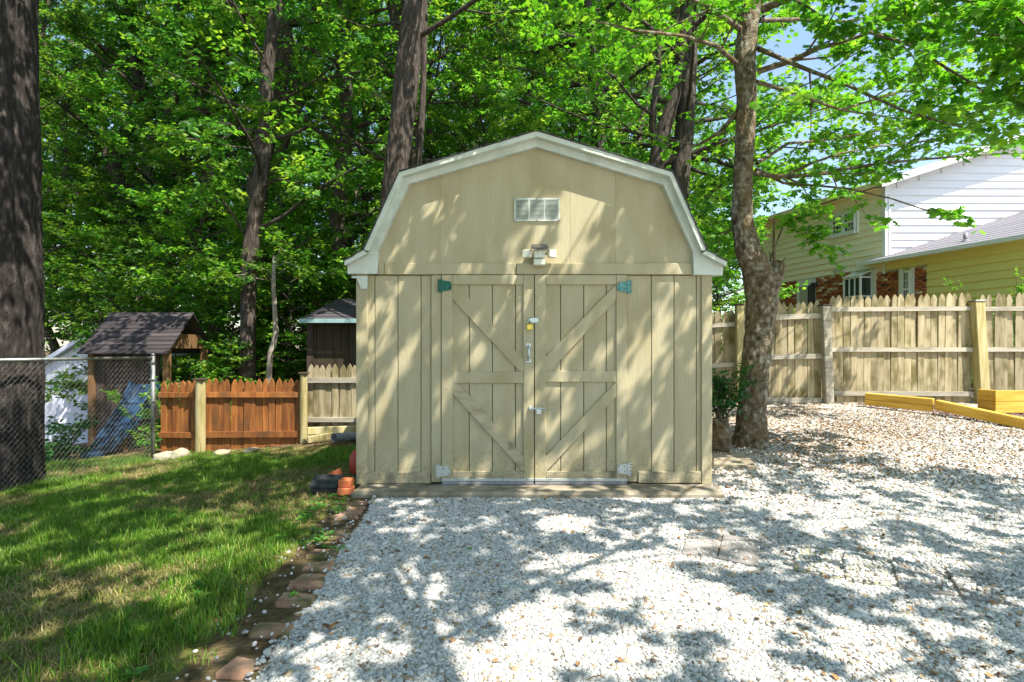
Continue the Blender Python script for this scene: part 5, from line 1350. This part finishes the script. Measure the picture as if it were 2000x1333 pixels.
o = tree_obj("shade_tree", (0, 0, 0), "leaning shade tree whose canopy dapples the shed and gravel", None, (*tr, "bark_grey"), (*cr, "leaf_maple"))
o.location = (2.0, -1.9, 0.0)
tr, cr = free_tree(52, 8.0, 0.09, 3.9, 3.8, 13, 6, 4, 7, 0.145, LEAF_MAPLE, lean=(-1.2, 2.6), twl=0.42, el0=0.05, el1=0.8, prof=0.4, fsub=0.6, limb=0.38)  # added out of view to dapple the right gravel
o = tree_obj("shade_tree", (0, 0, 0), "unseen open crowned shade tree added to dapple the right side of the gravel yard", None, (*tr, "bark_grey"), (*cr, "leaf_maple"))
o.location = (8.4, -1.2, 0.0)

tr, cr = free_tree(53, 8.0, 0.10, 4.2, 3.6, 24, 7, 5, 8, 0.145, LEAF_MAPLE, lean=(-0.2, 3.8), twl=0.42, el0=0.05, el1=0.8, prof=0.4, fsub=0.6, limb=0.38)  # added out of view to darken the lawn
o = tree_obj("shade_tree", (0, 0, 0), "unseen shade tree added on the left to darken the lawn", None, (*tr, "bark_grey"), (*cr, "leaf_maple"))
o.location = (-1.7, -2.2, 0.0)

# ------------------------------------------------------------------ the woods
types = []
for sd_, H, r0, cb, R, nl in ((61, 17, 0.20, 3.2, 3.6, 34), (62, 20, 0.24, 4.5, 4.2, 36), (63, 14, 0.15, 2.0, 3.3, 32), (64, 22, 0.26, 6.0, 4.4, 34)):
    tr, cr = free_tree(sd_, H, r0, cb, R, nl, 6, 5, 28, 0.105, LEAF_KITE, sides=9, twl=0.6)
    types.append((tri_mesh("trunk", tr[0], tr[1], "bark_wood", tr[2], True), tri_mesh("crown", cr[0], cr[1], "leaf_wood", cr[2])))
rg = random.Random(9)
spots = []
def row(Y, x0, x1, n, dx=0.5):
    for k in range(n):
        spots.append((x0 + (x1 - x0) * (k + 0.5) / n + rg.uniform(-dx, dx), Y + rg.uniform(-1.0, 1.0)))
ORD = ["first", "second", "third", "fourth", "fifth", "sixth", "seventh", "eighth", "ninth", "tenth", "eleventh", "twelfth"] + ["%dth" % q for q in range(13, 40)]
RANKS = []
for rank, args in (("front rank", ((14.5, -14, -1, 6), (13.0, 0.5, 4.5, 2))), ("second rank", ((18, -19, 5, 9),)), ("third rank", ((22.5, -24, 7, 10),))):
    spots = []
    for a_ in args: row(*a_)
    spots = [(x, y + 2.5 if (y < 17 and -12.5 < x < -8.0) else y) for x, y in spots]
    spots.sort(key=lambda p: p[0] / p[1])
    for i, (x, y) in enumerate(spots):
        t_ = types[rg.randrange(4)]
        root = empty("woodland_tree", (x, y, float(G(x, y)) - 0.1), "tall leafy tree, %s from the left in the %s of the woods" % (ORD[i], rank), "tree", "trees of the woods")
        s_ = rg.uniform(0.85, 1.2); root.scale = (s_, s_, s_ * rg.uniform(0.9, 1.15)); root.rotation_euler = (0, 0, rg.uniform(0, 6.28))
        link("trunk", t_[0], root); link("crown", t_[1], root)
spots = []
row(27.5, -29, 9, 12); row(34, -36, 10, 14); row(42, -44, 12, 15)
fw = np.array([(x, y, float(G(x, y)) - 0.1) for x, y in spots]); n = len(fw); pick = np.array([rg.choice((0, 1, 3)) for _ in spots])
sc_ = np.array([(q, q, q * 1.05) for q in (rg.uniform(0.9, 1.25) for _ in spots)]); ro_ = np.array([(0, 0, rg.uniform(0, 6.28)) for _ in spots])
scatter("far_woods", None, np.concatenate([fw, fw]), np.concatenate([ro_, ro_]), np.concatenate([sc_, sc_]), [m_ for t_ in types for m_ in t_],
        label="dense green mass of far woods behind the nearer trees", idx=np.concatenate([pick * 2, pick * 2 + 1]))
# understorey: layered saplings
utypes = []
for sd_, H, R, cb in ((71, 4.6, 2.0, 0.5), (72, 6.0, 2.3, 0.9), (73, 3.2, 1.6, 0.25)):
    tr, cr = free_tree(sd_, H, 0.05, cb, R, 22, 6, 4, 15, 0.09, LEAF_OVAL, el0=0.0, el1=0.7, prof=0.5, twl=0.4, flat=0.25)
    utypes.append((tri_mesh("trunk", tr[0], tr[1], "bark_wood", tr[2], True), tri_mesh("crown", cr[0], cr[1], "leaf_shrub", cr[2])))
us = [(-9.2, 15.2, 1), (-7.4, 13.6, 0), (-6.2, 14.3, 1), (-5.0, 12.8, 0), (-3.9, 14.0, 1), (-2.8, 13.2, 2), (-11.5, 16.5, 1), (-8.2, 17.2, 1), (-10.6, 14.6, 0), (-13, 15.5, 1), (-2.2, 16, 1), (-0.6, 14.5, 1),
      (-6.8, 16.2, 0), (-4.6, 16.4, 1), (1.6, 13.6, 1), (3.6, 12.0, 0), (4.6, 12.6, 2), (-12.2, 13.4, 2), (-7.9, 12.0, 2), (-5.0, 13.6, 2), (-6.0, 12.2, 2), (4.3, 14.5, 1), (5.3, 16.5, 1), (3.2, 15.5, 1)]
us.sort(key=lambda p: p[0] / p[1])
for i, (x, y, t_) in enumerate(us):
    root = empty("understorey_tree", (x, y, float(G(x, y)) - 0.05), "young layered sapling, %s from the left in the understorey behind the fences" % ORD[i], "sapling", "understorey saplings")
    s_ = rg.uniform(0.85, 1.2); root.scale = (s_, s_, s_); root.rotation_euler = (0, 0, rg.uniform(0, 6.28))
    link("trunk", utypes[t_][0], root); link("crown", utypes[t_][1], root)

# ------------------------------------------------------------------ bushes
def bush(name, c, R, H, n, leaf, seed, mat, label, per=10, tmpl=LEAF_OVAL, stem="bark_wood", up=0.9):
    rg_ = np.random.default_rng(seed); m_ = MB(); limbs = []
    for i in range(n):
        az = i * 2.4 + rg_.normal(0, 0.3); el = rg_.uniform(0.35, 1.4) * up
        L = H * rg_.uniform(0.6, 1.05)
        pp = bez((c[0] + rg_.normal(0, 0.04), c[1] + rg_.normal(0, 0.04), c[2]), (math.cos(az) * math.cos(el) * R / H, math.sin(az) * math.cos(el) * R / H, math.sin(el)), L, 5, rg_, 0.12, 0.02)
        m_.tube(pp, list(np.linspace(0.012, 0.003, 6)), 5, False); limbs.append((pp, 0.012, 0.003))
    tw_ = ramify(m_, limbs, rg_, 6, 4, fsub=0.35, twl=leaf * 3, flat=0.8, t0=0.15, minsub=0.12)
    lv_ = spray_leaves(tw_, per, leaf, rg_, tmpl, flat=0.7)
    root = empty(name, c, label, "bush" if name == "bush" else "plant")
    a = mb_tris(m_)
    link("stems", tri_mesh("stems", a[0] - np.array(c), a[1], stem, a[2]), root)
    link("foliage", tri_mesh("foliage", lv_[0] - np.array(c), lv_[1], mat, lv_[2]), root)
    return root
bush("bush", (P(1990, 0, 11.2)[0], 11.2, 0.5), 1.1, 2.4, 26, 0.055, 81, "leaf_bush", "bright yellow green bush showing over the fence at the right edge", per=12)
bc = P(1410, 866, 6.3)
bush("leafy_shrub", (bc[0] - 0.03, bc[1], bc[2] + 0.24), 0.14, 0.58, 10, 0.05, 82, "leaf_dark", "small glossy shrub sprouting between the shed corner and the maple", per=6)
stp = MB(); stp.tube([(bc[0] - 0.01, bc[1], bc[2] - 0.1), (bc[0], bc[1], bc[2] + 0.05), (bc[0] - 0.02, bc[1], bc[2] + 0.28)], [0.115, 0.10, 0.085], 14)
o = link("tree_stump", stp.mesh("tree_stump", "bark_maple", (bc[0], bc[1], bc[2] - 0.05), True), None, (bc[0], bc[1], bc[2] - 0.05)); tag(o, "narrow brown stump under the glossy shrub beside the maple", "stump")
bp2 = P(345, 735, 9.2)
bush("bush", (bp2[0], bp2[1], -0.5), 0.8, 1.45, 14, 0.06, 83, "leaf_shrub", "leafy bush behind the dark left part of the stained fence")
bush("bush", (P(120, 0, 8.6)[0], 8.6, -0.6), 0.6, 0.75, 4, 0.07, 84, "leaf_dark", "dark low bush behind the chain link before the white shed")

# ------------------------------------------------------------------ small stuff on the ground
def in_poly(x, y, poly):
    ins = np.zeros(len(x), bool)
    for i in range(len(poly)):
        a = poly[i]; b_ = poly[(i + 1) % len(poly)]
        c_ = ((a[1] > y) != (b_[1] > y)) & (x < (b_[0] - a[0]) * (y - a[1]) / (b_[1] - a[1] + 1e-12) + a[0]); ins ^= c_
    return ins
def jgrid(x0, x1, y0, y1, s, rg_):
    xs, ys = np.meshgrid(np.arange(x0, x1, s), np.arange(y0, y1, s))
    x = xs.ravel() + rg_.uniform(-.5, .5, xs.size) * s; y = ys.ravel() + rg_.uniform(-.5, .5, xs.size) * s
    return x, y
def in_view(x, y, mg=0.5): return (np.abs(x) < (1000 / F) * y + mg)
rs = np.random.default_rng(5)
pebs = []
for k in range(6):
    bm = bmesh.new(); bmesh.ops.create_icosphere(bm, subdivisions=2, radius=1.0)
    for v_ in bm.verts:
        v_.co *= 1 + 0.28 * mnoise.noise(v_.co * 1.1 + Vector((k * 9.0, 0, 0)))
        v_.co = Vector((v_.co.x * (1.0 + 0.1 * k % 0.3), v_.co.y * 0.8, v_.co.z * 0.6))
    me_ = bpy.data.meshes.new("pebble"); bm.to_mesh(me_); bm.free(); me_.shade_smooth(); me_.materials.append(MATS["pebble"]); pebs.append(me_)
PX = []; 
for y0, y1, s, r0 in ((1.55, 2.6, 0.0115, 0.0082), (2.6, 3.6, 0.013, 0.009), (3.6, 4.75, 0.0155, 0.0102), (4.75, 8.4, 0.026, 0.0135)):
    x, y = jgrid(-1.2, 7.5, y0, y1, s, rs)
    g_ = m_gravel(x, y); lt = m_litter(x, y)
    keep = in_view(x, y) & (rs.random(len(x)) < g_ * (1 - 0.4 * lt)) & ~((x > -1.40) & (x < 1.80) & (y > 4.67) & (y < 9))
    keep &= x > -1.12 + 0.04 * np.sin(y * 5) + edge_x(y)
    for ip_, pg in enumerate(PAVP): keep &= ~(in_poly(x, y, pg) & (rs.random(len(x)) > (0.06 if ip_ < 2 else 0.35)))
    x, y = x[keep], y[keep]
    PX.append(np.stack([x, y, np.full(len(x), r0)], 1))
x, y = jgrid(-1.45, -1.0, 1.6, 4.6, 0.03, rs); x = x + edge_x(y)          # strays on bricks and lawn edge
kp = rs.random(len(x)) < 0.10; PX.append(np.stack([x[kp], y[kp], np.full(kp.sum(), 0.008)], 1))
PX = np.concatenate(PX)
r_ = PX[:, 2] * rs.lognormal(0, 0.28, len(PX))
big = rs.random(len(PX)) < 0.012; r_[big] *= 1.7
pz = G(PX[:, 0], PX[:, 1]) + r_ * 0.05 + rs.uniform(0, 0.004, len(PX))
for pg in PAVP: pz[in_poly(PX[:, 0], PX[:, 1], pg)] += 0.022
ex_ = PX[:, 0] - edge_x(PX[:, 1]); onb = (ex_ < -1.12) & (ex_ > -1.32); pz[onb] += 0.02
scatter("gravel", "pebble", np.stack([PX[:, 0], PX[:, 1], pz], 1), np.stack([rs.normal(0, .3, len(PX)), rs.normal(0, .3, len(PX)), rs.uniform(0, 6.28, len(PX))], 1),
        np.stack([r_, r_, r_], 1), pebs, label="white gravel spread before the shed and across the yard")
# dry leaf bits and bark chips
lits = []
for k in range(5):
    rk_ = np.random.default_rng(90 + k)
    a = np.array([(-0.35, 0, 0.1), (0, 0, 0.0), (0.35, 0, 0.14), (-0.28, 0.55, 0.12), (0.0, 0.6, 0.03), (0.3, 0.5, 0.2), (0.02, 1.0, 0.15)]) + rk_.normal(0, 0.07, (7, 3))
    lits.append(tri_mesh("dry_leaf", a - np.array((0, .5, 0)), [(0, 1, 4), (0, 4, 3), (1, 2, 5), (1, 5, 4), (3, 4, 6), (4, 5, 6)], "litter"))
tw_m = MB(); tw_m.tube([(0, -2.2, 0), (0.15, -0.8, 0.1), (0.0, 0.7, 0.05), (0.3, 2.2, 0.12)], [0.07, 0.08, 0.06, 0.03], 4)
lits.append(tw_m.mesh("twig", "litter"))
x, y = jgrid(-1.3, 8.5, 1.6, 9.25, 0.05, rs)
lt = m_litter(x, y); d_ = 0.05 + 0.5 * np.clip((fbm(x * 1.7 + 40, y * 1.7 + 8, 4) - 0.54) * 5, 0, 1) * sstep(-0.2, 1.2, x) + 0.85 * lt * (0.35 + 1.3 * fbm(x * 1.6, y * 1.6, 3) ** 2)
keep = in_view(x, y) & (rs.random(len(x)) < d_) & ~((x > -1.40) & (x < 1.80) & (y > 4.95)) & (y < 9.25)
xb, yb = jgrid(1.9, 8.5, 5.2, 9.2, 0.04, rs)
kb = in_view(xb, yb) & (rs.random(len(xb)) < 0.75 * np.clip((fbm(xb * 0.9 + 4, yb * 1.8, 4) - 0.40) * 5, 0.08, 1) * sstep(5.2, 6.0, yb + 0.3 * (xb - 2)) * sstep(9.2, 8.0, yb))
x1_, y1_ = jgrid(-6.5, -1.3, 1.7, 8.2, 0.06, rs)      # on the lawn and along the fence
d1 = 0.06 + 0.5 * sstep(7.0, 7.8, y1_ + 0.2 * (x1_ + 3)) + 0.35 * sstep(-4.2, -5.2, x1_)
k1 = in_view(x1_, y1_) & (rs.random(len(x1_)) < d1)
x = np.concatenate([x[keep], x1_[k1], xb[kb]]); y = np.concatenate([y[keep], y1_[k1], yb[kb]])
n = len(x); s_ = rs.uniform(0.012, 0.034, n); idx = np.where(rs.random(n) < 0.12, 5, rs.integers(0, 5, n))
s_ = np.where(idx == 5, s_ * 0.9, s_)
scatter("leaf_litter", "litter", np.stack([x, y, G(x, y) + 0.012], 1), np.stack([rs.normal(0, .35, n), rs.normal(0, .35, n), rs.uniform(0, 6.28, n)], 1), np.stack([s_, s_, s_], 1), lits,
        label="brown leaf bits and twigs strewn over the yard", idx=idx)
# mulch behind the edging timbers
chip = [MB().box(-0.5, 0.5, -0.2, 0.2, -0.08, 0.08, 0.03, fn=lambda p, q=q: (p[0] + 0.1 * math.sin(q + p[1] * 9), p[1], p[2] + 0.1 * p[0] * q * 0.3)).mesh("chip", "mulch_chip") for q in range(3)]
x, y = jgrid(5.0, 9.6, 7.2, 9.2, 0.035, rs)
ln_y = np.interp(x, [t0[0], t1[0], t2[0]], [t0[1], t1[1], t2[1]])
keep = (y > ln_y + 0.08) & (x > t0[0]) & in_view(x, y) & ~((x > bx - 0.02) & (y > 8.26))
x, y = x[keep], y[keep]; n = len(x); s_ = rs.uniform(0.02, 0.05, n)
scatter("mulch", "mulch_chip", np.stack([x, y, G(x, y) + 0.02], 1), np.stack([rs.normal(0, .4, n), rs.normal(0, .4, n), rs.uniform(0, 6.28, n)], 1), np.stack([s_, s_, s_], 1), chip,
        label="brown bark mulch between the yellow timbers and the fence")
# grass
def tuft(seed, nb, h, spread, dry=0):
    rk_ = np.random.default_rng(seed); V = []; T = []; W = []
    for b_ in range(nb):
        az = rk_.uniform(0, 6.28); ln = h * rk_.uniform(0.5, 1.2); tilt = abs(rk_.normal(0.35, 0.3)) + 0.7 * dry; w_ = rk_.uniform(0.0013, 0.0027)
        c0 = np.array([rk_.normal(0, spread), rk_.normal(0, spread), 0]); d = np.array([math.cos(az), math.sin(az), 0]); s2 = np.array([-d[1], d[0], 0])
        pts = []
        for t in (0, 0.4, 0.75, 1.0):
            pts.append(c0 + d * ln * math.sin(tilt) * t ** 1.6 * 1.2 + np.array([0, 0, ln * t * (1 - 0.25 * t * tilt)]))
        o_ = len(V)
        for i, p in enumerate(pts[:3]): V += [p - s2 * w_ * (1 - 0.25 * i), p + s2 * w_ * (1 - 0.25 * i)]
        V.append(pts[3]); T += [(o_, o_ + 1, o_ + 3), (o_, o_ + 3, o_ + 2), (o_ + 2, o_ + 3, o_ + 5), (o_ + 2, o_ + 5, o_ + 4), (o_ + 4, o_ + 5, o_ + 6)]
        W += [min(1, max(0, rk_.normal(0.45, 0.25)))] * 7
    return tri_mesh("grass_tuft", np.array(V), np.array(T), "straw_blade" if dry else "grass_blade", np.array(W))
tufts = [tuft(200 + k, 18, 0.045, 0.022) for k in range(5)] + [tuft(210 + k, 24, 0.08, 0.02) for k in range(3)] + [tuft(220, 18, 0.14, 0.018), tuft(230, 14, 0.035, 0.025, 1), tuft(231, 16, 0.045, 0.03, 1)]
x, y = jgrid(-6.6, -1.1, 1.6, 8.1, 0.031, rs)
den = fbm(x * 1.4 + 3, y * 1.4, 4); edge = sstep(-1.3, -1.75, x - edge_x(y))
prob = m_lawn(x, y) * np.clip((den - 0.34) * 5, 0.4, 1) * (0.25 + 0.75 * edge) * sstep(8.0, 7.2, y + 0.25 * (x + 3)) * (0.25 + 0.75 * sstep(-5.6, -4.4, x + 0.6 * (y - 5)))
keep = in_view(x, y) & (rs.random(len(x)) < prob)
x, y = x[keep], y[keep]; n = len(x); den = den[keep]
idx = rs.integers(0, 5, n); tall = rs.random(n) < 0.18 * np.clip((den - 0.5) * 6, 0.15, 1.2); idx = np.where(tall, rs.integers(5, 8, n), idx); idx = np.where(rs.random(n) < 0.006, 8, idx); dryp = np.clip((0.52 - den) * 5, 0.06, 0.75); idx = np.where(rs.random(n) < dryp, rs.integers(9, 11, n), idx)
s_ = rs.uniform(0.7, 1.3, n)
scatter("lawn_grass", "grass_blade", np.stack([x, y, G(x, y) - 0.002], 1), np.stack([rs.normal(0, .1, n), rs.normal(0, .1, n), rs.uniform(0, 6.28, n)], 1), np.stack([s_, s_, s_], 1), tufts,
        label="patchy green lawn grass left of the brick edging", idx=idx)
# broad leaved weeds
def weed(seed):
    rk_ = np.random.default_rng(seed); n_ = 7; az = np.arange(n_) * 2.4
    d = np.stack([np.cos(az), np.sin(az), rk_.uniform(0.1, 0.6, n_)], 1); pos = np.stack([np.cos(az) * .3, np.sin(az) * .3, rk_.uniform(.3, .9, n_)], 1)
    V, T, k_ = leaf_arrays(pos, d, np.tile((0, 0, 1.0), (n_, 1)) + rk_.normal(0, .2, (n_, 3)), rk_.uniform(.6, 1.1, n_), LEAF_OVAL, rk_)
    return tri_mesh("weed", V, T, "weed_leaf", np.repeat(rk_.random(n_), k_))
wx = []; 
for px, py, k_ in ((640, 985, 7), (600, 1010, 8), (660, 1000, 5), (620, 1040, 6), (650, 1075, 3), (600, 1065, 3), (395, 1165, 2), (330, 1020, 2), (275, 1325, 2), (690, 962, 4), (640, 955, 3), (230, 1090, 1), (520, 1060, 2), (560, 1170, 2)):
    for _ in range(k_):
        q_ = ground_at(px + rs.normal(0, 14), py + rs.normal(0, 8)); wx.append(q_)
wx = np.array(wx); n = len(wx); s_ = rs.uniform(0.025, 0.05, n)
scatter("weeds", "weed_leaf", wx, np.stack([np.zeros(n), np.zeros(n), rs.uniform(0, 6.28, n)], 1), np.stack([s_, s_, s_], 1), [weed(i) for i in range(4)], label="low broad leaved weeds near the shed corner")
# a few larger single things on the gravel
lv1 = LEAF_OVAL
def fallen(px, py, size, rz, label, mat, tmpl=LEAF_MAPLE):
    q_ = ground_at(px, py); rk_ = np.random.default_rng(int(px))
    V, T, _ = leaf_arrays(np.zeros((1, 3)), np.array([[math.cos(rz), math.sin(rz), 0.12]]), np.array([[0.1, 0.2, 1.0]]), np.array([size]), tmpl, rk_)
    V[:, 2] += 0.35 * size * rk_.random(len(V))
    o = link("fallen_leaf", tri_mesh("fallen_leaf", V, T, mat, np.full(len(V), 0.6)), None, (q_[0], q_[1], q_[2] + 0.018)); tag(o, label, "leaf")
fallen(627, 1240, 0.085, 0.4, "curled brown leaf on gravel near the brick edging", "litter", LEAF_OVAL); fallen(914, 1081, 0.04, 1.0, "small green leaf on the sunlit gravel before the shed", "leaf_maple", LEAF_OVAL)
fallen(545, 1262, 0.05, 2.0, "small brown leaf on gravel at the brick edging's end", "litter", LEAF_OVAL); fallen(1497, 1168, 0.05, 0.2, "reddish leaf on the bright gravel below the pavers", "litter", LEAF_OVAL)
fallen(873, 1262, 0.05, 2.6, "dark brown leaf on shaded gravel near the bottom", "litter", LEAF_OVAL)
